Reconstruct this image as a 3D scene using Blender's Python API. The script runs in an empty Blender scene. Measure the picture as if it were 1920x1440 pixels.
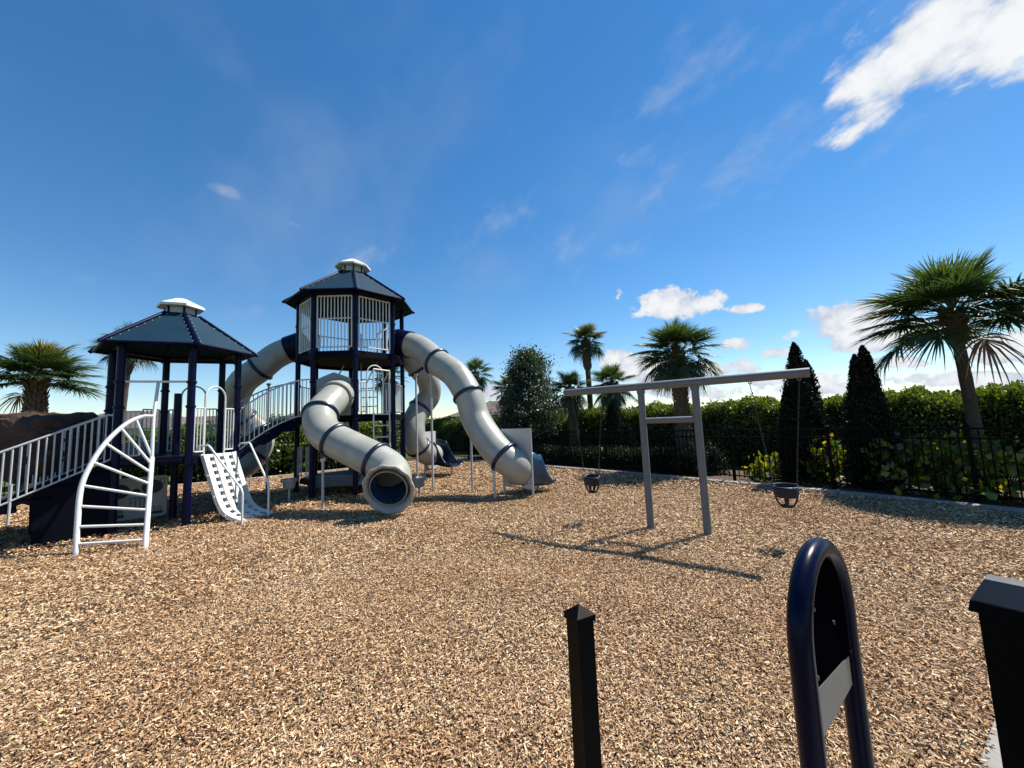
import bpy, math, random
import numpy as np
from mathutils import Vector, Matrix
random.seed(7); RNG = np.random.default_rng(7)
scene = bpy.context.scene
COL = scene.collection

# ------------------------------------------------------------------ camera
CAM_H = 1.6; FPX = 721.0; PITCH = math.radians(5.7); ROLL = 0.041
_f = Vector((0, math.cos(PITCH), math.sin(PITCH))); _r0 = Vector((1, 0, 0)); _u0 = _r0.cross(_f)
_r = _r0 * math.cos(ROLL) - _u0 * math.sin(ROLL); _u = _u0 * math.cos(ROLL) + _r0 * math.sin(ROLL)
cam_d = bpy.data.cameras.new('camera'); cam = bpy.data.objects.new('camera', cam_d); COL.objects.link(cam)
cam_d.sensor_width = 36; cam_d.lens = FPX / 1920 * 36; cam_d.clip_start = 0.05; cam_d.clip_end = 3000
cam.matrix_world = Matrix(((_r.x, _u.x, -_f.x, 0), (_r.y, _u.y, -_f.y, 0), (_r.z, _u.z, -_f.z, CAM_H), (0, 0, 0, 1)))
scene.camera = cam
def ray(x, y): return (_f * FPX + _r * (x - 960) + _u * (720 - y)).normalized()
def at(x, y, Y):                       # the point seen in direction (x, y) that stands Y metres in front
    d = ray(x, y); return Vector((0, 0, CAM_H)) + d * (Y / d.y)
def gnd(x, y, z=0.0):
    d = ray(x, y); return Vector((0, 0, CAM_H)) + d * ((z - CAM_H) / d.z)

# ------------------------------------------------------------------ light
SUN_EL = math.radians(56.0); SUN_AZ = math.radians(62.0)      # azimuth from +Y towards +X
SDIR = Vector((math.sin(SUN_AZ) * math.cos(SUN_EL), math.cos(SUN_AZ) * math.cos(SUN_EL), math.sin(SUN_EL)))
sl = bpy.data.lights.new('sun', 'SUN'); sl.energy = 5.0; sl.angle = math.radians(0.53); sl.color = (1.0, 0.945, 0.86)
so = bpy.data.objects.new('sun', sl); COL.objects.link(so); so.rotation_euler = SDIR.to_track_quat('Z', 'Y').to_euler(); so.location = (20, 10, 30)
scene.view_settings.view_transform = 'Standard'; scene.view_settings.look = 'None'
scene.view_settings.exposure = 0.8; scene.view_settings.gamma = 1.0
try: scene.view_settings.use_curve_mapping = False
except Exception: pass
scene.render.engine = 'CYCLES'
SKY_STRENGTH = 0.096
cy = scene.cycles; cy.max_bounces = 5; cy.diffuse_bounces = 1; cy.glossy_bounces = 2; cy.transmission_bounces = 3; cy.transparent_max_bounces = 4
cy.use_adaptive_sampling = True; cy.use_denoising = True

world = bpy.data.worlds.new('World'); scene.world = world; world.use_nodes = True; world.cycles.sampling_method = 'NONE'
nt = world.node_tree; nt.nodes.clear()
def N(t, **kw):
    n = nt.nodes.new(t)
    for k, v in kw.items(): setattr(n, k, v)
    return n
def Lk(a, b): nt.links.new(a, b)
sky = N('ShaderNodeTexSky'); sky.sky_type = 'NISHITA'; sky.sun_disc = False
sky.sun_elevation = SUN_EL; sky.sun_rotation = SUN_AZ; sky.air_density = 1.0; sky.dust_density = 0.0; sky.ozone_density = 2.2; sky.altitude = 0
hsv = N('ShaderNodeHueSaturation'); hsv.inputs['Saturation'].default_value = 1.35; hsv.inputs['Value'].default_value = 1.0
gm = N('ShaderNodeGamma'); gm.inputs['Gamma'].default_value = 0.93; Lk(sky.outputs[0], gm.inputs['Color']); Lk(gm.outputs[0], hsv.inputs['Color'])
bg = N('ShaderNodeBackground'); bg.inputs[1].default_value = SKY_STRENGTH; Lk(hsv.outputs[0], bg.inputs[0])
tc = N('ShaderNodeTexCoord'); DIR = tc.outputs['Generated']
def math_n(op, a, b=None, c=None, clamp=False):
    n = N('ShaderNodeMath', operation=op); n.use_clamp = clamp
    for i, v in enumerate((a, b, c)):
        if v is None: continue
        if isinstance(v, (int, float)): n.inputs[i].default_value = v
        else: Lk(v, n.inputs[i])
    return n.outputs[0]
sx = N('ShaderNodeSeparateXYZ'); Lk(DIR, sx.inputs[0]); DX = []
for k in range(3):
    cb = N('ShaderNodeCombineXYZ'); DX.append(cb.outputs[0])
    for j in range(3): Lk(sx.outputs[k], cb.inputs[j])
def vec_n(op, *a):
    n = N('ShaderNodeVectorMath', operation=op)
    for i, v in enumerate(a):
        if isinstance(v, (tuple, Vector)): n.inputs[i].default_value = v
        else: Lk(v, n.inputs[i])
    return n.outputs[0]
def cloud_field(specs):                       # soft ellipses around given bearings, three worked at a time
    specs = list(specs); out = None
    while len(specs) % 3: specs.append((960, 3000, 5, 5, 0, 0.01))
    for g in range(0, len(specs), 3):
        A = []; B = []; Wt = []
        for (px, py, rx, ry, ang, w) in specs[g:g+3]:
            c = ray(px, py); ex = (ray(px + 4, py) - ray(px - 4, py)).normalized(); ex = (ex - c * ex.dot(c)).normalized()
            ey = c.cross(ex); ey = -ey if ey.z < 0 else ey
            a = math.radians(ang); t = ex * math.cos(a) + ey * math.sin(a); b = c.cross(t)
            kk = ((ray(px + 1, py) - ray(px - 1, py)).length + (ray(px, py + 1) - ray(px, py - 1)).length) / 4
            A.append(t / (rx * kk)); B.append(b / (ry * kk)); Wt.append(w)
        def lin(M): return vec_n('MULTIPLY_ADD', DX[0], (M[0].x, M[1].x, M[2].x), vec_n('MULTIPLY_ADD', DX[1], (M[0].y, M[1].y, M[2].y), vec_n('MULTIPLY', DX[2], (M[0].z, M[1].z, M[2].z))))
        u = lin(A); v = lin(B); l2 = vec_n('MULTIPLY_ADD', u, u, vec_n('MULTIPLY', v, v))
        f = vec_n('MULTIPLY_ADD', l2, tuple(-q for q in Wt), tuple(Wt)); out = f if out is None else vec_n('MAXIMUM', out, f)
    s3 = N('ShaderNodeSeparateXYZ'); Lk(out, s3.inputs[0])
    return math_n('MAXIMUM', math_n('MAXIMUM', s3.outputs[0], s3.outputs[1]), s3.outputs[2])
def noise(scale, detail, rough, mapping=None, dist=0.0):
    n = N('ShaderNodeTexNoise'); n.inputs['Scale'].default_value = scale; n.inputs['Detail'].default_value = detail
    n.inputs['Roughness'].default_value = rough; n.inputs['Distortion'].default_value = dist
    Lk(mapping if mapping else DIR, n.inputs['Vector']); return n.outputs['Fac']
def smooth(v, lo, hi):
    n = N('ShaderNodeMapRange', interpolation_type='SMOOTHSTEP'); n.inputs['From Min'].default_value = lo; n.inputs['From Max'].default_value = hi
    Lk(v, n.inputs['Value']); return n.outputs[0]
# fair-weather cumulus, each at its own bearing and height
cum = cloud_field([
    (1262, 566, 84, 38, 3, 1.15), (1225, 584, 60, 20, 0, 1.0), (1195, 700, 120, 46, -3, 1.1), (1345, 690, 74, 18, 4, .95), (1320, 738, 90, 16, 0, .85),
    (1600, 600, 95, 48, 12, 1.15), (1690, 628, 130, 44, 10, 1.1), (1530, 622, 70, 20, 14, .95), (1692, 678, 60, 18, 0, 1.0), (1466, 662, 34, 14, 5, 1.0), (1385, 645, 36, 13, 3, .9),
    (1880, 655, 110, 46, 4, 1.25), (1780, 712, 130, 24, 3, 1.0), (1560, 725, 120, 28, 0, .9), (1395, 578, 36, 12, 6, .85), (1160, 552, 15, 17, 0, .8),
    (915, 740, 28, 17, 0, 1.0), (1440, 715, 40, 11, 0, .85)])
n1 = noise(17.0, 6.0, 0.6)
fa = math_n('MULTIPLY_ADD', n1, 4.0, -2.3)
cf = math_n('ADD', cum, math_n('ADD', fa, 0.10))
a_cum = smooth(cf, 0.0, 0.42)
# high streaky cloud at the upper right, wind-drawn
mpS = N('ShaderNodeMapping', vector_type='TEXTURE'); Lk(DIR, mpS.inputs['Vector'])
_c = ray(1740, 110); _ex = (ray(1790, 75) - ray(1690, 145)).normalized(); _ey = _c.cross(_ex)
mpS.inputs['Rotation'].default_value = Matrix((_ex, _ey, _ex.cross(_ey))).transposed().to_euler('XYZ'); mpS.inputs['Scale'].default_value = (1.6, 0.9, 1.0)
stk = cloud_field([(1770, 75, 235, 125, 18, 1.4), (1690, 110, 150, 85, 30, 1.25), (1910, 55, 190, 115, 8, 1.4), (1622, 226, 92, 42, 36, 1.05), (1660, 195, 80, 26, 34, .7), (1805, 160, 34, 9, 30, .7), (1590, 120, 60, 40, 35, .6)])
n2 = noise(15.0, 7.0, 0.58, mpS.outputs[0])
sf = math_n('ADD', stk, math_n('MULTIPLY_ADD', n2, 3.6, -2.1))
a_stk = smooth(sf, -0.1, 0.8)
# thin wisps
wsp = cloud_field([(425, 360, 48, 17, -22, .95), (745, 290, 50, 34, -50, .55), (550, 420, 22, 9, -15, .7), (110, 515, 130, 30, -5, .62), (1250, 370, 460, 130, 12, .62), (1340, 90, 320, 100, 22, .62), (640, 520, 190, 50, 25, .6), (420, 585, 150, 26, 6, .5), (1130, 640, 300, 60, 4, .4), (760, 520, 60, 14, -20, .5)])
n3 = noise(8.0, 5.0, 0.6, mpS.outputs[0])
wf = math_n('ADD', wsp, math_n('MULTIPLY_ADD', n3, 4.2, -2.55))
a_wsp = math_n('MULTIPLY', smooth(wf, -0.2, 1.7), 0.62)
# a veil of thin high cloud over the whole sky
n4 = noise(3.2, 4.0, 0.55, mpS.outputs[0])
a_veil = math_n('MULTIPLY', smooth(n4, 0.45, 0.85), 0.20)
alpha = math_n('MAXIMUM', math_n('MAXIMUM', a_cum, a_stk), math_n('MAXIMUM', a_wsp, a_veil))
dens = math_n('MAXIMUM', cf, sf)
shade_v = smooth(math_n('ADD', math_n('MULTIPLY_ADD', noise(24.0, 3.0, 0.6), 1.1, -0.55), math_n('MULTIPLY', dens, 0.35)), -0.25, 0.5)
mixc = N('ShaderNodeMix', data_type='RGBA'); Lk(shade_v, mixc.inputs['Factor'])
mixc.inputs['A'].default_value = (0.50, 0.58, 0.72, 1); mixc.inputs['B'].default_value = (0.93, 0.95, 0.97, 1)
bgc = N('ShaderNodeBackground'); Lk(mixc.outputs['Result'], bgc.inputs[0]); bgc.inputs[1].default_value = 0.57
ms = N('ShaderNodeMixShader'); Lk(alpha, ms.inputs[0]); Lk(bg.outputs[0], ms.inputs[1]); Lk(bgc.outputs[0], ms.inputs[2])
wo = N('ShaderNodeOutputWorld'); Lk(ms.outputs[0], wo.inputs[0])

# ------------------------------------------------------------------ materials
MATS = {}
def principled(name, col, rough=0.5, metal=0.0, spec=0.5, var=0.0, vscale=6.0, bump=0.0, bscale=60.0, coat=0.0):
    m = bpy.data.materials.new(name); m.use_nodes = True; t = m.node_tree; b = t.nodes['Principled BSDF']
    b.inputs['Base Color'].default_value = (*col, 1); b.inputs['Roughness'].default_value = rough; b.inputs['Metallic'].default_value = metal
    b.inputs['Specular IOR Level'].default_value = spec; b.inputs['Coat Weight'].default_value = coat; b.inputs['Coat Roughness'].default_value = 0.12
    tcn = t.nodes.new('ShaderNodeTexCoord')
    if var:
        n = t.nodes.new('ShaderNodeTexNoise'); n.inputs['Scale'].default_value = vscale; n.inputs['Detail'].default_value = 6; n.inputs['Roughness'].default_value = 0.65
        t.links.new(tcn.outputs['Object'], n.inputs['Vector'])
        r = t.nodes.new('ShaderNodeMapRange'); r.inputs['From Min'].default_value = 0.25; r.inputs['From Max'].default_value = 0.75
        r.inputs['To Min'].default_value = 1 - var; r.inputs['To Max'].default_value = 1 + var * 0.6; t.links.new(n.outputs['Fac'], r.inputs['Value'])
        x = t.nodes.new('ShaderNodeMix'); x.data_type = 'RGBA'; x.blend_type = 'MULTIPLY'; x.inputs['Factor'].default_value = 1.0
        x.inputs['A'].default_value = (*col, 1); t.links.new(r.outputs[0], x.inputs['B']); t.links.new(x.outputs['Result'], b.inputs['Base Color'])
        r2 = t.nodes.new('ShaderNodeMapRange'); r2.inputs['To Min'].default_value = max(0.02, rough - 0.1); r2.inputs['To Max'].default_value = min(1, rough + 0.15)
        t.links.new(n.outputs['Fac'], r2.inputs['Value']); t.links.new(r2.outputs[0], b.inputs['Roughness'])
    if bump:
        n = t.nodes.new('ShaderNodeTexNoise'); n.inputs['Scale'].default_value = bscale; n.inputs['Detail'].default_value = 5
        t.links.new(tcn.outputs['Object'], n.inputs['Vector'])
        bp = t.nodes.new('ShaderNodeBump'); bp.inputs['Strength'].default_value = bump; bp.inputs['Distance'].default_value = 0.02
        t.links.new(n.outputs['Fac'], bp.inputs['Height']); t.links.new(bp.outputs[0], b.inputs['Normal'])
    MATS[name] = m; return m
def leaf_mat(name, transl=0.35, gloss=0.08, attr=True, col=(0.06, 0.1, 0.03), rough=0.4):
    m = bpy.data.materials.new(name); m.use_nodes = True; t = m.node_tree; t.nodes.clear()
    o = t.nodes.new('ShaderNodeOutputMaterial'); d = t.nodes.new('ShaderNodeBsdfDiffuse'); tr = t.nodes.new('ShaderNodeBsdfTranslucent'); g = t.nodes.new('ShaderNodeBsdfGlossy')
    g.inputs['Roughness'].default_value = rough; g.inputs['Color'].default_value = (1, 1, 1, 1)
    mx = t.nodes.new('ShaderNodeMixShader'); mx.inputs[0].default_value = transl; mg = t.nodes.new('ShaderNodeMixShader'); mg.inputs[0].default_value = gloss
    if attr:
        a = t.nodes.new('ShaderNodeAttribute'); a.attribute_name = 'Col'; src = a.outputs['Color']
        t.links.new(src, d.inputs['Color'])
        h = t.nodes.new('ShaderNodeHueSaturation'); h.inputs['Hue'].default_value = 0.47; h.inputs['Saturation'].default_value = 1.15; h.inputs['Value'].default_value = 1.9
        t.links.new(src, h.inputs['Color']); t.links.new(h.outputs[0], tr.inputs['Color'])
    else:
        d.inputs['Color'].default_value = (*col, 1); tr.inputs['Color'].default_value = (col[0] * 2.2, col[1] * 2, col[2], 1)
    t.links.new(d.outputs[0], mx.inputs[1]); t.links.new(tr.outputs[0], mx.inputs[2]); t.links.new(mx.outputs[0], mg.inputs[1]); t.links.new(g.outputs[0], mg.inputs[2])
    t.links.new(mg.outputs[0], o.inputs[0]); MATS[name] = m; return m
navy = principled('navy_powder_coat', (0.0015, 0.0030, 0.0255), 0.33, spec=0.15, var=0.15, vscale=3)
navyd = principled('navy_deck_coating', (0.0012, 0.0018, 0.0072), 0.6, spec=0.1, var=0.2, vscale=8)
collar = principled('dark_blue_collar', (0.0035, 0.0091, 0.0385), 0.3, spec=0.5, var=0.12)
chuteb = principled('blue_slide_plastic', (0.012, 0.048, 0.098), 0.28, spec=0.5, var=0.12, vscale=3)
roofb = principled('blue_roof_panel', (0.0085, 0.032, 0.056), 0.55, spec=0.12, var=0.14, vscale=2.5)
white = principled('white_powder_coat', (0.6364, 0.6450, 0.6278), 0.38, spec=0.5, var=0.08, vscale=5)
capw = principled('white_cap', (0.7020, 0.7110, 0.6840), 0.5, var=0.08)
railg = principled('pale_grey_rail', (0.4464, 0.4608, 0.4752), 0.4, var=0.08, vscale=5)
slidep = principled('grey_slide_plastic', (0.3300, 0.3333, 0.2937), 0.30, spec=0.5, var=0.20, vscale=3.5)
panelg = principled('grey_panel_plastic', (0.2640, 0.2838, 0.2904), 0.45, var=0.1, vscale=3)
panelw = principled('light_panel_plastic', (0.4340, 0.4410, 0.4200), 0.45, var=0.08, vscale=3)
galv = principled('galvanised_steel', (0.1320, 0.1353, 0.1452), 0.5, metal=0.0, spec=0.5, var=0.15, vscale=9)
blk = principled('black_fence_coat', (0.002, 0.002, 0.0024), 0.5, spec=0.07, var=0.2, vscale=10)
blkp = principled('black_plastic', (0.0018, 0.002, 0.0025), 0.55, spec=0.06, var=0.2, bump=0.15, bscale=200)
conc = principled('concrete', (0.2772, 0.2640, 0.2442), 0.85, spec=0.2, var=0.22, vscale=5, bump=0.4, bscale=40)
rockm = principled('rock_concrete', (0.0765, 0.0450, 0.0315), 0.9, spec=0.2, var=0.45, vscale=2.5, bump=0.9, bscale=9)
barkm = principled('palm_bark', (0.0850, 0.0675, 0.0500), 0.9, spec=0.1, var=0.4, vscale=14, bump=0.9, bscale=18)
bootm = principled('palm_boot', (0.1100, 0.0853, 0.0605), 0.85, spec=0.15, var=0.4, vscale=12)
barkd = principled('tree_bark', (0.0585, 0.0455, 0.0358), 0.9, spec=0.1, var=0.4, vscale=10, bump=0.7, bscale=20)
stucco = principled('stucco', (0.4340, 0.4060, 0.3640), 0.8, var=0.1); tile_r = principled('roof_tile', (0.11, 0.08, 0.065), 0.8, var=0.3, vscale=2)
rubber = principled('blue_rubber', (0.0039, 0.0078, 0.0208), 0.45, spec=0.4, var=0.15)
inkm = principled('dark_print', (0.0210, 0.0280, 0.0420), 0.6); glassd = principled('dark_window', (0.02, 0.03, 0.04), 0.1)
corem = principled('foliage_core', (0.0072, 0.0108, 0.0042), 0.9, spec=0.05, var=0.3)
leafm = leaf_mat('leaf', transl=0.45, gloss=0.035); leafs = leaf_mat('leaf_dense', transl=0.15, gloss=0.02); frondm = leaf_mat('frond', transl=0.30, gloss=0.05, rough=0.45); chipm = None
def chip_mat():
    m = bpy.data.materials.new('wood_chip'); m.use_nodes = True; t = m.node_tree; b = t.nodes['Principled BSDF']
    a = t.nodes.new('ShaderNodeAttribute'); a.attribute_name = 'Col'; tcn = t.nodes.new('ShaderNodeTexCoord')
    n = t.nodes.new('ShaderNodeTexNoise'); n.inputs['Scale'].default_value = 0.55; n.inputs['Detail'].default_value = 5; n.inputs['Roughness'].default_value = 0.6
    t.links.new(tcn.outputs['Object'], n.inputs['Vector'])
    r = t.nodes.new('ShaderNodeValToRGB'); r.color_ramp.elements[0].position = 0.3; r.color_ramp.elements[0].color = (0.86, 0.70, 0.58, 1); r.color_ramp.elements[1].position = 0.7; r.color_ramp.elements[1].color = (1.12, 1.08, 1.02, 1)
    t.links.new(n.outputs['Fac'], r.inputs[0])
    x = t.nodes.new('ShaderNodeMix'); x.data_type = 'RGBA'; x.blend_type = 'MULTIPLY'; x.inputs['Factor'].default_value = 1
    t.links.new(a.outputs['Color'], x.inputs['A']); t.links.new(r.outputs[0], x.inputs['B']); t.links.new(x.outputs['Result'], b.inputs['Base Color'])
    b.inputs['Roughness'].default_value = 0.75; b.inputs['Specular IOR Level'].default_value = 0.25; return m
chipm = chip_mat()
def ground_mat(name, c1, c2, scale, rough=0.95, bump=0.5):
    m = bpy.data.materials.new(name); m.use_nodes = True; t = m.node_tree; b = t.nodes['Principled BSDF']; tcn = t.nodes.new('ShaderNodeTexCoord')
    n = t.nodes.new('ShaderNodeTexNoise'); n.inputs['Scale'].default_value = scale; n.inputs['Detail'].default_value = 10; n.inputs['Roughness'].default_value = 0.7
    t.links.new(tcn.outputs['Object'], n.inputs['Vector']); r = t.nodes.new('ShaderNodeValToRGB')
    r.color_ramp.elements[0].position = 0.32; r.color_ramp.elements[0].color = (*c1, 1); r.color_ramp.elements[1].position = 0.68; r.color_ramp.elements[1].color = (*c2, 1)
    t.links.new(n.outputs['Fac'], r.inputs[0]); t.links.new(r.outputs[0], b.inputs['Base Color']); b.inputs['Roughness'].default_value = rough; b.inputs['Specular IOR Level'].default_value = 0.1
    bp = t.nodes.new('ShaderNodeBump'); bp.inputs['Strength'].default_value = bump; bp.inputs['Distance'].default_value = 0.03; t.links.new(n.outputs['Fac'], bp.inputs['Height']); t.links.new(bp.outputs[0], b.inputs['Normal'])
    return m
soil = ground_mat('chip_bed', (0.07, 0.047, 0.028), (0.22, 0.155, 0.095), 90)
lawnm = ground_mat('lawn', (0.04, 0.065, 0.015), (0.10, 0.125, 0.035), 3.0)
mulchm = ground_mat('bark_mulch', (0.03, 0.022, 0.016), (0.15, 0.11, 0.085), 45)

# ------------------------------------------------------------------ mesh helpers
class MB:
    def __init__(s): s.v = []; s.f = []
    def add(s, vs, fs):
        o = len(s.v); s.v += [tuple(p) for p in vs]; s.f += [tuple(i + o for i in f) for f in fs]; return s
    def box(s, c, size, R=None):
        c = Vector(c); h = Vector(size) / 2; vs = []
        for x, y, z in ((-1,-1,-1),(1,-1,-1),(1,1,-1),(-1,1,-1),(-1,-1,1),(1,-1,1),(1,1,1),(-1,1,1)):
            p = Vector((x * h.x, y * h.y, z * h.z)); vs.append(c + (R @ p if R else p))
        return s.add(vs, [(0,3,2,1),(4,5,6,7),(0,1,5,4),(1,2,6,5),(2,3,7,6),(3,0,4,7)])
    def bar(s, a, b, w, h, up=(0, 0, 1)):           # rectangular bar from a to b
        a = Vector(a); b = Vector(b); d = (b - a); L = d.length; d.normalize(); y = Vector(up).cross(d).normalized(); z = d.cross(y)
        return s.box((a + b) / 2, (L, w, h), Matrix((d, y, z)).transposed())
    def tube(s, pts, r, seg=10, cap=True, closed=False):
        pts = [Vector(p) for p in pts]; n = len(pts); rs = r if hasattr(r, '__len__') else [r] * n
        T = []
        for i in range(n):
            if closed: t = pts[(i + 1) % n] - pts[i - 1]
            else: t = pts[min(i + 1, n - 1)] - pts[max(i - 1, 0)]
            T.append(t.normalized())
        u = T[0].orthogonal().normalized(); vs = []
        for i in range(n):
            u = (u - T[i] * u.dot(T[i])).normalized(); w = T[i].cross(u)
            for k in range(seg):
                a = 2 * math.pi * k / seg; vs.append(pts[i] + (u * math.cos(a) + w * math.sin(a)) * rs[i])
        fs = []
        for i in range(n if closed else n - 1):
            j = (i + 1) % n
            for k in range(seg): fs.append((i*seg+k, i*seg+(k+1) % seg, j*seg+(k+1) % seg, j*seg+k))
        if cap and not closed: fs.append(tuple(range(seg))[::-1]); fs.append(tuple((n-1)*seg+k for k in range(seg)))
        return s.add(vs, fs)
    def poly(s, pts, d):                            # polygon extruded by vector d
        n = len(pts); d = Vector(d); vs = [Vector(p) for p in pts] + [Vector(p) + d for p in pts]
        return s.add(vs, [tuple(range(n))[::-1], tuple(range(n, 2*n))] + [(i, (i+1) % n, n+(i+1) % n, n+i) for i in range(n)])
    def lathe(s, prof, c=(0, 0, 0), seg=24, axis=None, cap=True):
        c = Vector(c); R = axis or Matrix.Identity(3); vs = []
        for r, z in prof:
            for k in range(seg):
                a = 2*math.pi*k/seg; vs.append(c + R @ Vector((r*math.cos(a), r*math.sin(a), z)))
        fs = [(i*seg+k, i*seg+(k+1) % seg, (i+1)*seg+(k+1) % seg, (i+1)*seg+k) for i in range(len(prof)-1) for k in range(seg)]
        if cap: fs += [tuple(range(seg))[::-1], tuple((len(prof)-1)*seg+k for k in range(seg))]
        return s.add(vs, fs)
    def sphere(s, c, r, seg=8, rings=5):
        return s.lathe([(r*math.sin(math.pi*(i+.02)/(rings+.04)), -r*math.cos(math.pi*(i+.02)/(rings+.04))) for i in range(rings+1)], c, seg)
    def mesh(s, name, mat, smooth=False):
        me = bpy.data.meshes.new(name); me.from_pydata(s.v, [], s.f); me.materials.append(mat)
        if smooth:
            me.polygons.foreach_set('use_smooth', [True]*len(me.polygons))
            me.set_sharp_from_angle(angle=math.radians(40))
        me.update(); return me
    def build(s, name, mat, parent=None, smooth=False): return link(name, s.mesh(name, mat, smooth), parent)
def link(name, me, parent=None, M=None):
    o = bpy.data.objects.new(name, me); COL.objects.link(o)
    if M is not None: o.matrix_basis = M
    if parent is not None:
        o.parent = parent
        o.matrix_parent_inverse = WORLD[parent.name].inverted()
    WORLD[o.name] = (M if M is not None else Matrix.Identity(4)).copy(); return o
WORLD = {}
def tag(o, label, cat, group=None):
    o['label'] = label; o['category'] = cat
    if group: o['group'] = group
    return o
def thing(name, label, cat, loc, group=None):
    o = bpy.data.objects.new(name, None); COL.objects.link(o); o.location = loc; o.empty_display_size = 0.2
    WORLD[o.name] = Matrix.Translation(Vector(loc)); return tag(o, label, cat, group)
def struct(o): o['kind'] = 'structure'; return o
def spline(pts, n=10):
    P = [Vector(p) for p in pts]; P = [P[0]*2 - P[1]] + P + [P[-1]*2 - P[-2]]; out = []
    for i in range(1, len(P)-2):
        for k in range(n):
            t = k/n; a, b, c, d = P[i-1:i+3]
            out.append(0.5*((2*b) + (c-a)*t + (2*a-5*b+4*c-d)*t*t + (3*b-a-3*c+d)*t**3))
    out.append(P[-2]); return out
CACHE = {}
def rod(name, a, b, r, mat, parent, seg=8):          # a straight round bar; bars of one length share their mesh
    a = Vector(a); b = Vector(b); L = round((b-a).length, 2); key = (L, r, mat.name, seg)
    if key not in CACHE: CACHE[key] = MB().tube([(0,0,0),(0,0,L)], r, seg).mesh(name, mat, True)
    q = (b-a).to_track_quat('Z', 'Y').to_matrix().to_4x4()
    return link(name, CACHE[key], parent, Matrix.Translation(a) @ q)
def cloud_mesh(name, V, F4, cols, mat):              # quads (n,4,3) with one colour each
    n = len(V); me = bpy.data.meshes.new(name); me.vertices.add(n*4); me.vertices.foreach_set('co', V.reshape(-1).astype(np.float32))
    me.loops.add(n*4); me.loops.foreach_set('vertex_index', np.arange(n*4, dtype=np.int32)); me.polygons.add(n)
    me.polygons.foreach_set('loop_start', np.arange(0, n*4, 4, dtype=np.int32)); me.update(calc_edges=True)
    at_ = me.color_attributes.new('Col', 'FLOAT_COLOR', 'POINT'); c = np.ones((n, 4, 4), np.float32); c[:, :, :3] = cols[:, None, :]
    at_.data.foreach_set('color', c.reshape(-1)); me.materials.append(mat); me.validate(); return me
def leaves(C, size, cols, aspect=0.55, nrm=None, flat=0.0, rng=RNG):   # diamond leaves at points C
    n = len(C); d = rng.normal(size=(n, 3)); d[:, 2] *= (1-flat)
    if nrm is not None: d = d*0.75 + nrm
    d /= np.linalg.norm(d, axis=1)[:, None]; q = rng.normal(size=(n, 3)); w = np.cross(d, q); w /= np.linalg.norm(w, axis=1)[:, None]
    s = (size*(0.6+0.8*rng.random(n)))[:, None]; a = d*s*0.5; b = w*s*0.5*aspect
    return np.stack([C-a, C-a*0.1+b, C+a, C-a*0.1-b], 1)
def tint(n, base, var=0.35, warm=0.15, rng=RNG):
    k = (1-var)+2*var*rng.random(n); c = np.array(base)[None]*k[:, None]; c[:, 0] *= 1+warm*rng.normal(size=n); return np.clip(c, 0.002, 1)

# ------------------------------------------------------------------ ground, kerb, fence
RK = [(9.3, 0.4), (8.75, 2.4), (7.95, 4.2), (7.12, 5.6), (6.22, 6.98), (5.24, 8.3), (3.28, 10.75), (2.12, 12.15), (0.95, 13.5), (-2.5, 17.25), (-3.35, 18.15)]
LK = [(-3.35, 18.15), (-4.67, 16.95), (-8.05, 13.98), (-9.1, 13.25), (-11.0, 12.2), (-15.5, 9.9)]
PIT = RK + LK[1:] + [(-17.5, 3.0), (-9.0, -3.0), (1.0, -3.0)]
def sheet(name, poly, z, mat):
    me = bpy.data.meshes.new(name); me.from_pydata([(x, y, z) for x, y in poly], [], [tuple(range(len(poly)))]); me.materials.append(mat); return struct(link(name, me))
lawn = MB().add([(-1500,-1500,-0.03),(1500,-1500,-0.03),(1500,1500,-0.03),(-1500,1500,-0.03)], [(0,1,2,3)]).build('lawn_ground', lawnm); struct(lawn)
sheet('wood_chip_bed', PIT[::-1] if False else PIT, 0.0, soil)
def offset(pl, d):
    out = []
    for i, p in enumerate(pl):
        a = Vector(pl[max(i-1, 0)]); b = Vector(pl[min(i+1, len(pl)-1)]); t = (b-a).normalized(); out.append((p[0]+t.y*d, p[1]-t.x*d))
    return out
def kerb(name, pl):
    m = MB(); inner = pl; outer = offset(pl, 0.14); n = len(pl); vs = []
    for (a, b), (c, d) in zip(inner, outer): vs += [(a, b, -0.05), (a+(c-a)*.08, b+(d-b)*.08, 0.07), (c, d, 0.08), (c, d, -0.05)]
    fs = [(i*4+k, i*4+k+1, i*4+k+5, i*4+k+4) for i in range(n-1) for k in range(3)] + [(3, 2, 1, 0), (n*4-4, n*4-3, n*4-2, n*4-1)]
    return struct(m.add(vs, fs).build(name, conc))
def fine(pl, step=0.5):
    out = []; P = [Vector((x, y, 0)) for x, y in pl]
    for p in spline(P, 6): out.append((p.x, p.y))
    return out
RKF = fine(RK); LKF = [(p.x, p.y) for p in [Vector((*LK[i], 0)).lerp(Vector((*LK[i+1], 0)), k/4) for i in range(len(LK)-1) for k in range(4)]] + [LK[-1]]
kerb('kerb_right', RKF); kerb('kerb_back', LKF)
strip = offset(RKF, 0.13); stripo = offset(RKF, 2.3)
def band(name, pl, d0, d1, z, mat):
    a = offset(pl, d0); b = offset(pl, d1); n = len(a)
    return struct(MB().add([(x, y, z) for x, y in a]+[(x, y, z) for x, y in b], [(i, i+1, n+i+1, n+i) for i in range(n-1)]).build(name, mat))
band('planting_bed_right', RKF, 0.135, 2.2, 0.035, mulchm); band('planting_bed_back', LKF, 0.135, 1.6, 0.03, mulchm)
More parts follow.
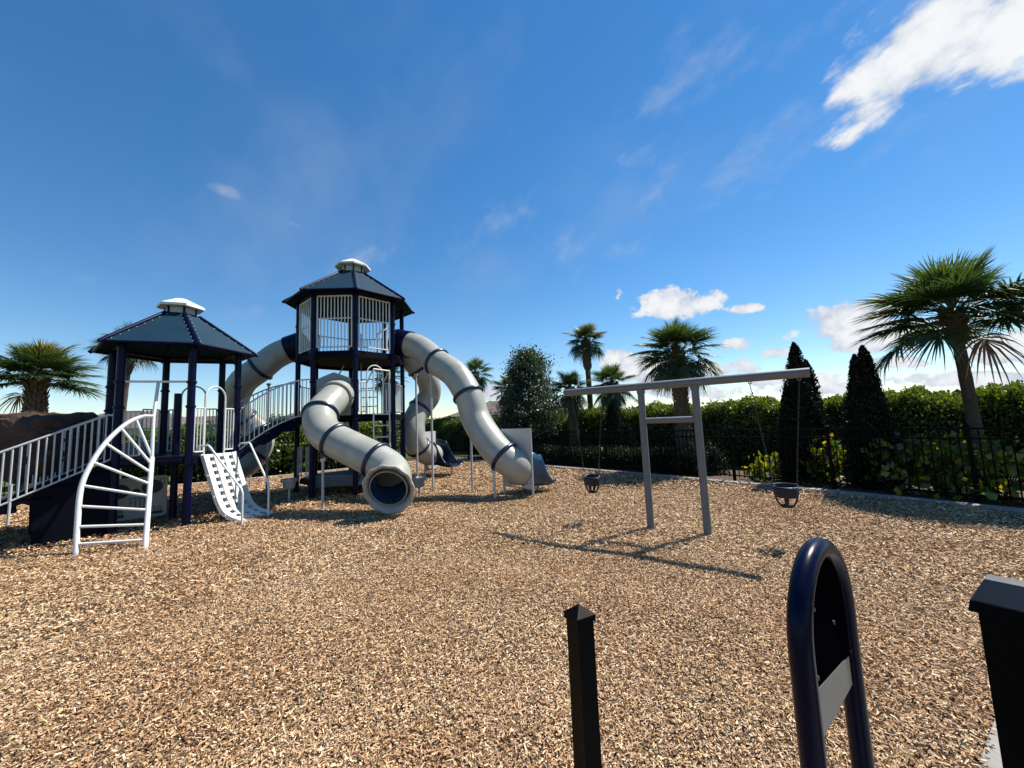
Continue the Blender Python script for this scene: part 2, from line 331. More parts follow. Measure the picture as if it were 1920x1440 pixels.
# paving under the bin
w0 = gnd(1846, 1440); w1 = gnd(1869, 1375); wd = (w1-w0).normalized(); wn = Vector((wd.y, -wd.x, 0))
wa = w0-wd*2.5; wb = w1+wd*0.55
walk = MB().poly([(wa.x, wa.y, -0.06), (wb.x, wb.y, -0.06), (wb.x+wn.x*3, wb.y+wn.y*3, -0.06), (wa.x+wn.x*3, wa.y+wn.y*3, -0.06)], (0, 0, 0.12)).build('paving', conc); struct(walk)

def resample(pl, step):
    P = [Vector((x, y, 0)) for x, y in pl]; out = []; acc = 0.0; out.append((P[0], (P[1]-P[0]).normalized()))
    for a, b in zip(P, P[1:]):
        L = (b-a).length; d = (b-a)/L; s = step-acc
        while s <= L: out.append((a+d*s, d)); s += step
        acc = (acc+L) % step
    return out
picket_me = MB().box((0, 0, 0.63), (0.017, 0.017, 1.10)).mesh('picket', blk)
post_me = MB().box((0, 0, 0.62), (0.055, 0.055, 1.24)).add([(-.035,-.035,1.242),(.035,-.035,1.242),(.035,.035,1.242),(-.035,.035,1.242),(0,0,1.275)], [(3,2,1,0),(0,1,4),(1,2,4),(2,3,4),(3,0,4)]).mesh('post', blk)
def fence(label, pl):
    pts = resample(pl, 0.108); t = thing('metal_fence', label, 'fence', pts[0][0])
    for i, (p, d) in enumerate(pts):
        rz = Matrix.Rotation(math.atan2(d.y, d.x), 4, 'Z')
        link('post' if i % 17 == 0 else 'picket', post_me if i % 17 == 0 else picket_me, t, Matrix.Translation(p+Vector((0, 0, 0.02))) @ rz)
    ends = [p for i, (p, d) in enumerate(pts) if i % 17 == 0] + [pts[-1][0]]
    for a, b in zip(ends, ends[1:]):
        if (b-a).length < 0.05: continue
        for z, h in ((1.205, 0.032), (1.045, 0.028), (0.15, 0.028)):
            MB().bar(a+Vector((0, 0, z)), b+Vector((0, 0, z)), 0.027, h).build('rail', blk, t)
fence('black metal picket fence along the right edge of the playground', offset(RKF, 0.5)[13:])
fence('black metal picket fence along the back left behind the play tower', offset(LKF, 0.5))

# wood chips: a loose surface of small slivers
def inpoly(x, y, poly):
    r = np.zeros(len(x), bool); n = len(poly)
    for i in range(n):
        x0, y0 = poly[i]; x1, y1 = poly[i-1]
        c = ((y0 > y) != (y1 > y)) & (x < (x1-x0)*(y-y0)/((y1-y0) if y1 != y0 else 1e-9)+x0); r ^= c
    return r
def chips():
    X = []; Y = []; S = []
    for r0, r1, dens, sc in ((0.9, 2.6, 21000, 1.0), (2.6, 5, 12500, 1.1), (5, 9, 4600, 1.55), (9, 20, 1200, 2.6)):
        amax = math.radians(64); area = amax*(r1*r1-r0*r0); n = int(area*dens); rr = np.sqrt(RNG.random(n)*(r1*r1-r0*r0)+r0*r0); aa = (RNG.random(n)*2-1)*amax
        X.append(rr*np.sin(aa)); Y.append(rr*np.cos(aa)); S.append(np.full(n, sc))
    X = np.concatenate(X); Y = np.concatenate(Y); S = np.concatenate(S); k = inpoly(X, Y, PIT); X = X[k]; Y = Y[k]; S = S[k]; n = len(X)
    k2 = (X-w0.x)*wn.x+(Y-w0.y)*wn.y < 0.02; X = X[k2]; Y = Y[k2]; S = S[k2]; n = len(X)
    an = RNG.random(n)*2*np.pi; L = (0.0045+0.0115*RNG.random(n)**1.6+0.010*(RNG.random(n) > 0.96))*S; Wd = (0.0017+0.0027*RNG.random(n))*S
    ti = RNG.normal(size=n)*0.34; ro = RNG.normal(size=n)*0.65
    d = np.stack([np.cos(an)*np.cos(ti), np.sin(an)*np.cos(ti), np.sin(ti)], 1); h = np.stack([-np.sin(an), np.cos(an), np.zeros(n)], 1); up = np.cross(d, h)
    w = h*np.cos(ro)[:, None]+up*np.sin(ro)[:, None]
    und = 0.016*np.sin(X*2.1+1.3*np.sin(Y*1.7))*np.cos(Y*1.9)+0.008*np.sin(X*5.3+Y*2)*np.cos(Y*4.7-X)+0.02
    C = np.stack([X, Y, 0.006+0.022*RNG.random(n)*S+und], 1); a = d*L[:, None]; b = w*Wd[:, None]; tp = (0.45+0.5*RNG.random(n))[:, None]
    V = np.stack([C-a-b*tp, C-a*0.9+b*tp, C+a+b, C+a*0.92-b], 1)
    pal = np.array([(0.45, 0.32, 0.195), (0.62, 0.48, 0.33), (0.84, 0.72, 0.55), (0.30, 0.19, 0.11), (0.13, 0.08, 0.05), (0.46, 0.40, 0.33)])
    idx = RNG.choice(6, n, p=[.26, .25, .16, .16, .09, .08]); c = pal[idx]*np.array([.90, .84, .755])*(0.75+0.5*RNG.random(n))[:, None]
    o = link('wood_chips', cloud_mesh('wood_chips', V, None, np.clip(c, 0, 0.85), chipm)); o['kind'] = 'stuff'
    o['label'] = 'loose tan wood chips covering the playground floor'
chips()

# ------------------------------------------------------------------ play towers
PR = 0.060
def ring(c, R, n, rot): return [Vector((c[0]+R*math.cos(rot+2*math.pi*k/n), c[1]+R*math.sin(rot+2*math.pi*k/n), 0)) for k in range(n)]
def Z(p, z): return Vector((p.x, p.y, z))
def hexroof(t, c, n, rot, Re, ze, za, rtop, Rp):
    """roof with separate panels, hip ribs and a little cupola"""
    E = ring(c, Re, n, rot); T = ring(c, rtop, n, rot); ctr = Vector((c[0], c[1], 0)); zt = ze+(za-ze)*0.66
    fr = MB()
    for k in range(n):
        fr.tube([Z(E[k], ze-0.02)*1.0, Z(E[(k+1) % n], ze-0.02)], 0.022, 8)
        B = ring(c, Rp, n, rot); fr.tube([Z(B[k], ze+0.02), Z(B[(k+1) % n], ze+0.02)], 0.035, 8)
    roof = fr.build('roof', navy, t, True)
    for k in range(n):
        a, b, d, e = Z(E[k], ze), Z(E[(k+1) % n], ze), Z(T[(k+1) % n], zt), Z(T[k], zt)
        nn = (b-a).cross(e-a).normalized(); ins = 0.02
        MB().poly([a.lerp(b, ins), b.lerp(a, ins), d.lerp(e, ins), e.lerp(d, ins)], nn*-0.012).build('roof_panel', roofb, roof)
        out = (E[k]-ctr).normalized()*0.05
        MB().tube([Z(E[k]+out, ze-0.035), Z(E[k], ze+0.012), Z(T[k], zt+0.018)], 0.034, 10).build('hip_rib', navy, roof, True)
    bl = MB()
    for k in range(n):
        a, b, d, e = Z(E[k], ze), Z(E[(k+1) % n], ze), Z(T[(k+1) % n], zt), Z(T[k], zt); nn = (b-a).cross(e-a).normalized()
        for s in range(8):
            f = 0.05+0.9*s/7
            bl.sphere(a.lerp(e, f)+(b-a).normalized()*0.062+nn*0.004, 0.0085, 6, 4); bl.sphere(b.lerp(d, f)+(a-b).normalized()*0.062+nn*0.004, 0.0085, 6, 4)
    o = bl.build('roof_bolts', white, roof); o['kind'] = 'stuff'
    hc = (za-zt)
    C = ring(c, rtop*0.82, n, rot); zc = zt+hc*0.42
    for k in range(n):
        a = C[k]; b = C[(k+1) % n]
        MB().tube([Z(a, zt-0.03), Z(a, zc+0.02)], 0.018, 8).build('cupola_post', navy, roof, True)
        MB().bar(Z(a.lerp(b, .1), (zt+zc)/2), Z(b.lerp(a, .1), (zt+zc)/2), 0.008, zc-zt-0.02).build('cupola_panel', panelw, roof)
    Q = ring(c, rtop*1.30, n, rot); q = ring(c, rtop*0.30, n, rot); m = MB()
    vs = [Z(p, zc) for p in Q]+[Z(p, zc+0.045) for p in Q]+[Z(p, za-0.015) for p in q]+[Vector((c[0], c[1], za))]+[Vector((c[0], c[1], zc+0.01))]
    fs = []
    for k in range(n):
        j = (k+1) % n; fs += [(k, j, n+j, n+k), (n+k, n+j, 2*n+j, 2*n+k), (2*n+k, 2*n+j, 3*n), (j, k, 3*n+1)]
    m.add(vs, fs).build('cupola_cap', capw, roof)
    MB().lathe([(rtop*0.8, zt-0.03), (rtop*0.95, zt-0.03), (rtop*0.95, zt+0.02), (rtop*0.8, zt+0.02)], (c[0], c[1], 0), n*2, cap=False).build('cupola_ring', navy, roof)
    return roof
def deck(t, pts, z, th=0.06, name='deck'):
    m = MB().poly([Z(p, z-th) for p in pts], (0, 0, th))
    for a, b in zip(pts, pts[1:]+pts[:1]): m.bar(Z(a, z-th-0.03), Z(b, z-th-0.03), 0.04, 0.10)
    return m.build(name, navyd, t)
def clampring(m, p, z): return m.lathe([(PR+.002, z-.022), (PR+.014, z-.022), (PR+.018, z), (PR+.014, z+.022), (PR+.002, z+.022)], (p.x, p.y, 0), 14, cap=False)
def railing(t, a, b, z0, z1, nb, mat=white, r=0.014, rb=0.0095, mids=(), name='railing', drop=0.0):
    a = Vector(a); b = Vector(b); d = (b-a).normalized(); m = MB()
    m.tube([Z(a, z1), Z(b, z1)], r, 8); m.tube([Z(a, z0), Z(b, z0)], r, 8)
    for z in mids: m.tube([Z(a, z), Z(b, z)], r*0.8, 8)
    m.tube([Z(a, z0-drop), Z(a, z1)], r, 8); m.tube([Z(b, z0-drop), Z(b, z1)], r, 8)
    o = m.build(name, mat, t, True)
    for i in range(nb):
        p = a.lerp(b, (i+1)/(nb+1)); rod('bar', Z(p, z0), Z(p, z1), rb, mat, o)
    return o
def gate(t, a, b, zd, z1, zh, mat=white, nb=2, w=0.27):
    """two half railings with a hooped opening between them"""
    a = Vector(a); b = Vector(b); d = b-a
    for p0, p1 in ((a+d*.08, a+d*w), (b-d*w, b-d*.08)):
        railing(t, p0, p1, zd+0.06, z1, nb, mat, drop=0.0)
    p0 = a+d*(w+.015); p1 = b-d*(w+.015); r = (p1-p0).length/2; c = (p0+p1)/2; u = (p1-p0).normalized(); pts = [Z(p0, zd)]
    for k in range(13):
        an = math.pi*(1-k/12); pts.append(Z(c, zh-r)+u*r*math.cos(an)+Vector((0, 0, r*math.sin(an))))
    pts.append(Z(p1, zd)); MB().tube(pts, 0.0165, 10).build('hoop', mat, t, True)

# --- small hexagonal tower on the left
PC = (-6.578, 7.507); PROT = -1.702; HP = ring(PC, 0.989, 6, PROT); ZD = 1.24
t = thing('play_tower', 'small hexagonal play tower with blue roof and white cap, beside the brown rock', 'play tower', (PC[0], PC[1], 0), 'hexagonal and octagonal play towers'); PAV = t
for k, p in enumerate(HP):
    po = MB().tube([Z(p, -0.05), Z(p, 3.27)], PR, 18).build('post', navy, t, True)
    [clampring(MB(), p, z).build('clamp', navy, po) for z in (1.12, 2.12, 2.56)]
deck(t, HP, ZD)
hexroof(t, PC, 6, PROT, 1.277, 3.244, 4.348, 0.30, 0.989)
sp = gnd(323, 979); MB().tube([Z(sp, -.05), Z(sp, 2.42)], PR*.95, 18).build('short_post', navy, t, True)
d01 = HP[1]-HP[0]
MB().tube([Z(HP[0], 2.57), Z(HP[1], 2.57)], 0.02, 10).build('grab_bar', white, t, True)
gate(t, HP[1], HP[2], ZD, 2.10, 2.52)
gate(t, HP[3], HP[4], ZD, 2.16, 2.66, railg)
railing(t, HP[4].lerp(HP[5], .1), HP[4].lerp(HP[5], .42), ZD+.08, 2.16, 3, railg)
railing(t, HP[0].lerp(HP[1], .10), HP[0].lerp(HP[1], .30), ZD+.06, 2.05, 2, railg)
MB().bar(Z(HP[5].lerp(HP[4], .15), ZD+.14), Z(HP[4].lerp(HP[5], .08), ZD+.14), 0.03, 0.24).build('kick_panel', panelg, t)
MB().bar(Z(HP[0].lerp(HP[1], .07), ZD-.05)+Vector((.015, -.03, 0)), Z(HP[1].lerp(HP[0], .07), ZD-.05)+Vector((.015, -.03, 0)), 0.02, 0.07).build('deck_edge', navy, t)
# activity panel under the deck
pa = gnd(205, 990); pb = gnd(311, 975); pd = (pb-pa).normalized(); pn = Vector((pd.y, -pd.x, 0)); Wp = (pb-pa).length
def onp(u, z, o=0.0): return pa+pd*u+Vector((0, 0, z))+pn*o
m = MB(); r = .05; out = []
for cx, cz, a0 in ((Wp-r, .86-r, 0), (r, .86-r, 90), (r, .1+r, 180), (Wp-r, .1+r, 270)):
    for k in range(5): an = math.radians(a0+k*22.5); out.append(onp(cx+r*math.cos(an), cz+r*math.sin(an)))
act = m.poly(out, pn*-0.02).build('activity_panel', panelw, t)
def disc(u, z, ru, rz, o, name, mat):
    MB().poly([onp(u+ru*math.cos(k*math.pi/10), z+rz*math.sin(k*math.pi/10), o) for k in range(20)], pn*0.006).build(name, mat, act)
disc(.13*Wp, .62, .14, .13, .003, 'bubble_window', inkm); disc(.72*Wp, .66, .15, .13, .003, 'bubble_window', inkm); disc(.43*Wp, .60, .055, .05, .003, 'knob', inkm)
m = MB(); L_ = .006
def seg(u0, z0, u1, z1, w=.010): m.bar(onp(u0, z0, .004), onp(u1, z1, .004), .006, w, up=tuple(pn.cross(onp(u1, z1)-onp(u0, z0)).normalized()) if True else (0,0,1))
g0 = .33*Wp; g1 = .58*Wp
for s_ in ((g0,.30,g1,.30),(g0,.48,g1,.48),(g0,.30,g0,.48),(g1,.30,g1,.48),((g0+g1)/2-.02,.30,(g0+g1)/2-.02,.48),(g0,.40,(g0+g1)/2-.02,.40),((g0+g1)/2+.01,.45,g1-.01,.45),((g0*.3+g1*.7),.45,(g0*.3+g1*.7),.31)): seg(*s_)
for u in (.02, .14, .72, .84):
    uu = u*Wp; [seg(*s_) for s_ in ((uu, .21, uu, .28), (uu+.04, .21, uu+.04, .28), (uu, .28, uu+.04, .28))]
    m.bar(onp(uu-.03, .175, .004), onp(uu+.07, .175, .004), .006, .05)
seg(.86*Wp,.70,.86*Wp,.80); seg(.94*Wp,.70,.94*Wp,.80); seg(.86*Wp,.70,.94*Wp,.70); seg(.86*Wp,.80,.94*Wp,.80)
m.build('panel_print', inkm, act)

# --- tall octagonal tower
TC = (-4.309, 10.353); TROT = -1.918; OP = ring(TC, 1.308, 8, TROT); ZL = 1.95; ZU = 3.50; ZE = 4.949
t = thing('play_tower', 'tall octagonal play tower with barred upper room and tube slides', 'play tower', (TC[0], TC[1], 0), 'hexagonal and octagonal play towers'); TOW = t
for k, p in enumerate(OP):
    po = MB().tube([Z(p, -0.05), Z(p, ZE+.03)], PR, 18).build('post', navy, t, True)
    [clampring(MB(), p, z).build('clamp', navy, po) for z in (1.83, 2.75, 3.38, 4.3)]
deck(t, OP, ZL, name='lower_deck'); deck(t, OP, ZU, .08, name='upper_deck')
low = ring(TC, 1.22, 8, TROT); deck(t, low, 0.42, .05, name='ground_deck')
hexroof(t, TC, 8, TROT, 1.637, ZE, 6.312, 0.36, 1.308)
def edge(k, f=.09): a, b = OP[k % 8], OP[(k+1) % 8]; return a.lerp(b, f), b.lerp(a, f)
for k, nb in ((0, 9), (1, 8)):
    a, b = edge(k); railing(t, a, b, ZU+.09, 4.86, nb, white, mids=(4.30,), rb=.0145, r=.019)
a, b = edge(7); railing(t, a, b, ZU+.09, 4.86, 6, white, rb=.0145, r=.019)
m = MB(); m.tube([Z(a.lerp(b, f), 4.02+.17*math.sin(math.pi*(.2+.75*f))) for f in [i/10 for i in range(11)]], .02, 8); m.build('arched_rail', white, t, True)
a, b = edge(1); MB().tube([Z(a.lerp(b, .62+.38*f), 3.98+.2*f**.7) for f in [i/8 for i in range(9)]], .02, 8).build('arched_rail', white, t, True)
for k in (4, 5): a, b = edge(k); railing(t, a, b, ZU+.09, 4.3, 7, railg)
# lower deck: bridge side open, slide panel in front, ladder gate to the right
a, b = edge(0, .1); en = Vector(((b-a).y, -(b-a).x, 0)).normalized()
ea = Z(a, 0); eb = Z(b, 0); el = (eb-ea).length; eu = (eb-ea).normalized()
hw = .86; pan = []
for u, z in ((0, ZL-.02), (el, ZL-.02), (el, ZL+.86), (el*.80, ZL+.93), (el*.5, ZL+1.02), (el*.2, ZL+.93), (0, ZL+.86)): pan.append(ea+eu*u+Vector((0, 0, z)))
MB().poly(pan, en*0.03).build('slide_entry_panel', panelg, t)
a, b = OP[1], OP[2]; gate(t, a, b, ZL, 2.72, 3.16)
railing(t, *edge(2), ZL+.07, 2.74, 6, railg)
railing(t, *edge(3), ZL+.07, 2.74, 6, railg); railing(t, *edge(4), ZL+.07, 2.74, 6, railg); railing(t, *edge(5), ZL+.07, 2.74, 6, railg); railing(t, *edge(6), ZL+.07, 2.74, 6, railg)
# inner ladder between the decks and inner screens
for u, k in ((-.25, 0), (.25, 1)):
    MB().tube([(TC[0]+.35+u*.9, TC[1]+.25, ZL), (TC[0]+.35+u*.9, TC[1]+.25, ZU+.75)], .018, 8).build('ladder_rail', railg, t, True)
for i in range(6): rod('rung', (TC[0]+.35-.225, TC[1]+.25, ZL+.25*(i+1)), (TC[0]+.35+.225, TC[1]+.25, ZL+.25*(i+1)), .014, railg, t)
MB().tube([(TC[0]-.35, TC[1]-.1, ZL), (TC[0]-.38, TC[1]-.1, 3.0), (TC[0]-.2, TC[1]-.1, 3.3)], .02, 8).build('climbing_pole', railg, t, True)
# ground level: panels between posts
for f0, f1 in ((.06, .34), (.62, .90)):
    a = OP[7].lerp(OP[0], f0); b = OP[7].lerp(OP[0], f1); railing(t, a, b, .50, 1.20, 2, railg, r=.011)
MB().bar(Z(low[0].lerp(low[1], .02), .40)+Vector((0, -.03, 0)), Z(low[1].lerp(low[0], .02), .40)+Vector((0, -.03, 0)), .03, .24).build('fascia', chuteb, t)
MB().bar(Z(low[1].lerp(low[2], .02), .40)+Vector((.02, -.02, 0)), Z(low[2].lerp(low[1], .02), .40)+Vector((.02, -.02, 0)), .03, .24).build('fascia', chuteb, t)
# ladder cage at the right front
t = thing('ladder', 'white vertical ladder with guard rails at front right of the tall tower', 'ladder', (-3.2, 9.25, 0))
a, b = OP[1].lerp(OP[2], .30), OP[1].lerp(OP[2], .72); out = Vector((.74, -.67, 0))*.30
la = a+out; lb = b+out
fr = MB().tube([Z(la, 0), Z(la, 3.02), Z(a, 2.74)], .018, 10).build('side_rail', white, t, True)
MB().tube([Z(lb, 0), Z(lb, 3.0), Z(b, 2.74)], .018, 10).build('side_rail', white, t, True)
MB().tube([Z(la, 3.02), Z(lb, 3.0)], .018, 10).build('top_rail', white, t, True)
for i in range(7): z = .28+i*.275; rod('rung', Z(la, z), Z(lb, z), .016, white, t)

# --- bridge between the towers
t = thing('bridge', 'arched railed bridge climbing from the small tower to the tall tower', 'bridge', (-5.6, 8.8, 0))
def arch(f): return ZD+(ZL-ZD)*(1-(1-f)**1.7)
L0, L1 = HP[3], OP[7]; R0, R1 = HP[2], OP[0]
m = MB(); n = 12
top = []; bot = []
for i in range(n+1):
    f = i/n; top.append((L0.lerp(L1, .05+.9*f), R0.lerp(R1, .05+.9*f), arch(f)))
for i in range(n):
    l0, r0, z0 = top[i]; l1, r1, z1 = top[i+1]
    MB().poly([Z(l0, z0-.03), Z(r0, z0-.03), Z(r1, z1-.03), Z(l1, z1-.03)], (0, 0, .028)).build('plank', navyd, t)
for side, nm in ((0, 'stringer'), (1, 'stringer')):
    up = [Z(top[i][side], top[i][2]-.05) for i in range(n+1)]
    lowp = []
    for i in range(n, -1, -1):
        f = i/n; dep = .12 if f < .30 else (.20 if f < .55 else (.26 if f < .80 else .13)); lowp.append(Z(top[i][side], min(top[i][2]-.10, top[i][2]-.05-dep if f < .55 else max(top[i][2]-.05-dep, 1.60))))
    nv = (R0-L0).normalized()*.03; MB().poly(up+lowp, nv if side == 0 else -nv).build(nm, navy, t)
for S0, S1, mat, k in ((R0, R1, white, 0), (L0, L1, railg, 1)):
    pts = [S0.lerp(S1, .04+.92*i/16) for i in range(17)]; zz = [arch(i/16) for i in range(17)]
    m = MB(); m.tube([Z(p, z+.03) for p, z in zip(pts, zz)], .015, 8); m.tube([Z(p, z+.86) for p, z in zip(pts, zz)], .017, 8)
    o = m.build('railing', mat, t, True)
    for i in range(17): rod('bar', Z(pts[i], zz[i]+.03), Z(pts[i], zz[i]+.86), .010, mat, o)

# --- stairs on the left with railings
t = thing('stairs', 'dark stairs with white railings rising to the small tower past the rock', 'stairs', (-7.9, 5.7, 0))
sd = Vector((-.61, -.79, 0)).normalized(); sn = Vector((sd.y, -sd.x, 0))
S0 = HP[0]+sd*.02; S5 = HP[5]+sd*.02; run = 2.25; n = 7
for i in range(n):
    z = ZD-(i+1)*ZD/(n+1); a = S0+sd*(run*i/n); b = S5+sd*(run*i/n)
    MB().poly([Z(a, z-.04), Z(b, z-.04), Z(b+sd*(run/n+.03), z-.04), Z(a+sd*(run/n+.03), z-.04)], (0, 0, .04)).build('step', navyd, t)
for S in (S0, S5):
    up = [Z(S+sd*(run*f), ZD+.02-ZD*f*.92) for f in (0, .5, 1)]; lw = [Z(S+sd*(run*f), z) for f, z in ((1.0, 0), (.84, 0.0), (.80, .30), (.70, .42), (.54, .50), (.47, .64), (.41, .70), (.37, .66), (.36, 0.0), (0, 0.0))]
    MB().poly(up+lw, sn*.03).build('stringer', navyd, t)
    m = MB(); m.tube([Z(S, ZD+.04), Z(S+sd*run, ZD+.04-ZD*.92)], .014, 8); m.tube([Z(S-sd*.02, ZD+.74), Z(S+sd*.10, ZD+.76), Z(S+sd*.22, ZD+.70), Z(S+sd*run, ZD+.82-ZD*.92)], .017, 8)
    o = m.build('railing', railg, t, True)
    for i in range(29):
        f = i/28*.97+.015; p = S+sd*(run*f); z = ZD+.04-ZD*.92*f; rod('bar', Z(p, z), Z(p, z+.765), .011, railg, o)
    p = S+sd*(run*.46); MB().tube([Z(p, .42), Z(p, 1.0)], .016, 8).build('baluster_post', railg, t, True)

# --- arched fan climber
t = thing('arch_climber', 'white fan-shaped arch ladder climber at front left of the small tower', 'climber', (-5.7, 5.6, 0))
A0 = gnd(142, 1045); B0 = gnd(272, 1032); J = at(285, 858, 6.42); Tp = at(288, 781, 6.50); Bar = HP[0].lerp(HP[1], .52)
inner = [B0, B0.lerp(J, .5)+Vector((0, 0, 0)), J]
MB().tube([Z(B0, -.05)]+spline(inner, 6), .033, 12).build('inner_rail', white, t, True)
MB().tube([J, Tp, Z(Bar, 2.57)], .024, 12).build('upper_pole', white, t, True)
ctrl = [A0, at(145, 985, 5.55), at(152, 915, 5.66), at(172, 868, 5.80), at(200, 828, 5.98), at(235, 796, 6.20), at(265, 782, 6.40), Tp]
arc = spline(ctrl, 8); MB().tube([Z(A0, -.05)]+arc, .033, 12).build('outer_rail', white, t, True)
def near(pts, px, py):
    best = None
    for p in pts:
        c = Vector((0, 0, CAM_H)); d = p-c; x = 960+FPX*d.dot(_r)/d.dot(_f); y = 720-FPX*d.dot(_u)/d.dot(_f); e = (x-px)**2+(y-py)**2
        if best is None or e < best[0]: best = (e, p)
    return best[1]
inn = [B0.lerp(J, k/60) for k in range(61)]
arcd = spline(ctrl, 24)
for (ax, ay, bx, by) in ((143, 1021, 270, 1012), (144, 987, 271, 984), (146, 949, 274, 955), (152, 911, 277, 930), (174, 866, 279, 907), (197, 830, 281, 886), (226, 803, 283, 871), (255, 787, 285, 858)):
    rod('rung', near(arcd, ax, ay), near(inn, bx, by), .019, white, t, 10)

# --- perforated wavy climber with handrails
t = thing('wall_climber', 'white perforated plastic climbing wall with square holes and handrails', 'climber', (-5.2, 7.3, 0))
u0 = Vector((-5.70, 7.10, 0)); wv = Vector((.10, .70, 0)); ax = Vector((.985, -.13, 0)).normalized()
prof = [(0.00, 1.24), (.09, 1.0), (.18, .76), (.26, .55), (.345, .36), (.44, .22), (.58, .13), (.72, .08), (.88, .03)]
ps = [Vector((p.x, 0, p.z)) for p in spline([(x, 0, z) for x, z in prof], 12)]; cum_ = [0]
for a, b in zip(ps, ps[1:]): cum_.append(cum_[-1]+(b-a).length)
nr = 36; rows = []
for i in range(nr+1):
    s_ = cum_[-1]*i/nr; j = max(k for k in range(len(ps)) if cum_[k] <= s_+1e-9); j = min(j, len(ps)-2); f = (s_-cum_[j])/(cum_[j+1]-cum_[j]); q = ps[j].lerp(ps[j+1], f); rows.append((q.x, q.z))
def cp(i, v): x, z = rows[i]; return u0+ax*x*1.02+wv*v+Vector((0, 0, z))
def nrm(i):
    a = cp(max(i-1, 0), 0); b = cp(min(i+1, nr), 0); q = wv.cross(b-a).normalized(); return q if q.z < 0 else -q
for g in range(4):
    m = MB(); th = .06; i0_, i1_ = g*9, g*9+9
    for k in range(4):                      # ribs running down the wall
        v0 = k*.285; v1 = v0+.145
        for i in range(i0_, i1_):
            a, b, c, d = cp(i, v0), cp(i, v1), cp(i+1, v1), cp(i+1, v0); n0 = nrm(i)*th; n1 = nrm(i+1)*th; e0 = nrm(i)*-.012; e1 = nrm(i+1)*-.012
            m.add([a+e0, b+e0, c+e1, d+e1, a+n0, b+n0, c+n1, d+n1], [(0,3,2,1),(4,5,6,7),(0,1,5,4),(1,2,6,5),(2,3,7,6),(3,0,4,7)])
    for i in range(i0_, i1_):               # cross bars between the square holes
        if i % 3 or i == 33: continue
        a, b, c, d = cp(i, .005), cp(i, .995), cp(i+1, .995), cp(i+1, .005); c = b+(c-b)*1.35; d = a+(d-a)*1.35; n0 = nrm(i)*th*.8; n1 = nrm(i+1)*th*.8
        m.add([a, b, c, d, a+n0, b+n0, c+n1, d+n1], [(0,3,2,1),(4,5,6,7),(0,1,5,4),(1,2,6,5),(2,3,7,6),(3,0,4,7)])
    m.build('climbing_panel', white, t)
    for v in (-.012, 1.012): MB().tube([cp(i0_, v)+nrm(i0_)*.025-wv.normalized()*.012, cp(i0_, v)+nrm(i0_)*.025+wv.normalized()*.012], .022, 10).build('hinge', white, t, True)
for base, tp0 in ((gnd(453, 990), -.14), (gnd(503, 972), 1.12)):
    s = u0+wv*tp0
    pts = [Z(s+ax*-.02, 1.34), Z(s+ax*.02, 1.40), Z(s+ax*.20, 1.41), Z(s+ax*.24, 1.385), Vector((base.x, base.y, .62)), Vector((base.x, base.y, .50)), Vector((base.x, base.y, -.03))]
    pts = [pts[0], pts[1], pts[2], pts[2].lerp(pts[3], .5)+Vector((0, 0, .006)), pts[3], pts[3].lerp(pts[4], .96), pts[4].lerp(pts[5], .4), pts[5], pts[6]]
    MB().tube(pts, .0175, 10).build('handrail', white, t, True)
# ------------------------------------------------------------------ tube slides
TR = 0.335
def frames(P):
    T = [(P[min(i+1, len(P)-1)]-P[max(i-1, 0)]).normalized() for i in range(len(P))]; U = []; u = (Vector((0, 0, 1))-T[0]*T[0].z).normalized()
    for q in T: u = (u-q*u.dot(q)).normalized(); U.append(u)
    return T, U
def shell(P, r0, r1, seg=32):
    T, U = frames(P); m = MB(); n = len(P); vs = []
    for R in (r0, r1):
        for i in range(n):
            w = T[i].cross(U[i])
            for k in range(seg): a = 2*math.pi*k/seg; vs.append(P[i]+(U[i]*math.cos(a)+w*math.sin(a))*R)
    fs = []; o = n*seg
    for i in range(n-1):
        for k in range(seg):
            j = (k+1) % seg; fs.append((i*seg+k, i*seg+j, (i+1)*seg+j, (i+1)*seg+k)); fs.append((o+i*seg+j, o+i*seg+k, o+(i+1)*seg+k, o+(i+1)*seg+j))
    for k in range(seg):
        j = (k+1) % seg; fs.append((j, k, o+k, o+j)); e = (n-1)*seg; fs.append((e+k, e+j, o+e+j, o+e+k))
    return m.add(vs, fs)
def torus(c, ax, R, r, seg=40, sec=10, flat=1.35):
    u = ax.orthogonal().normalized(); w = ax.cross(u); m = MB(); vs = []
    for i in range(seg):
        a = 2*math.pi*i/seg; d = u*math.cos(a)+w*math.sin(a)
        for k in range(sec): b = 2*math.pi*k/sec; vs.append(c+d*(R+r*math.cos(b))+ax*(r*flat*math.sin(b)))
    return m.add(vs, [(i*sec+k, ((i+1) % seg)*sec+k, ((i+1) % seg)*sec+(k+1) % sec, i*sec+(k+1) % sec) for i in range(seg) for k in range(sec)])
def tube_slide(label, ctrl, cuts, posts, loc, hood=None, skip_last=False):
    """ctrl: control points; cuts: control-point indices that carry a collar; posts: (x, y, top z)"""
    t = thing('tube_slide', label, 'slide', loc, 'tube slides'); N_ = 10; P = spline(ctrl, N_); ids = [0]+[int(c*N_) for c in cuts]+[len(P)-1]; T, U = frames(P)
    for a, b in zip(ids, ids[1:]): 
        if b > a: shell(P[a:b+1], TR, TR-.012).build('tube_section', slidep, t, True)
    for c in ids[1:-1]: torus(P[c], T[c], TR+.014, .033).build('collar', collar, t, True)
    if hood: shell(P[0:hood+1], TR+.03, TR+.012).build('hood', navy, t, True)
    for x, y, z in posts:
        m = MB().tube([(x, y, -.05), (x, y, z)], .026, 12); m.box((x, y, z-.01), (.09, .05, .06)); m.build('support_post', railg, t, True)
    return t, P, T, U
def V3(*a): return Vector(a)
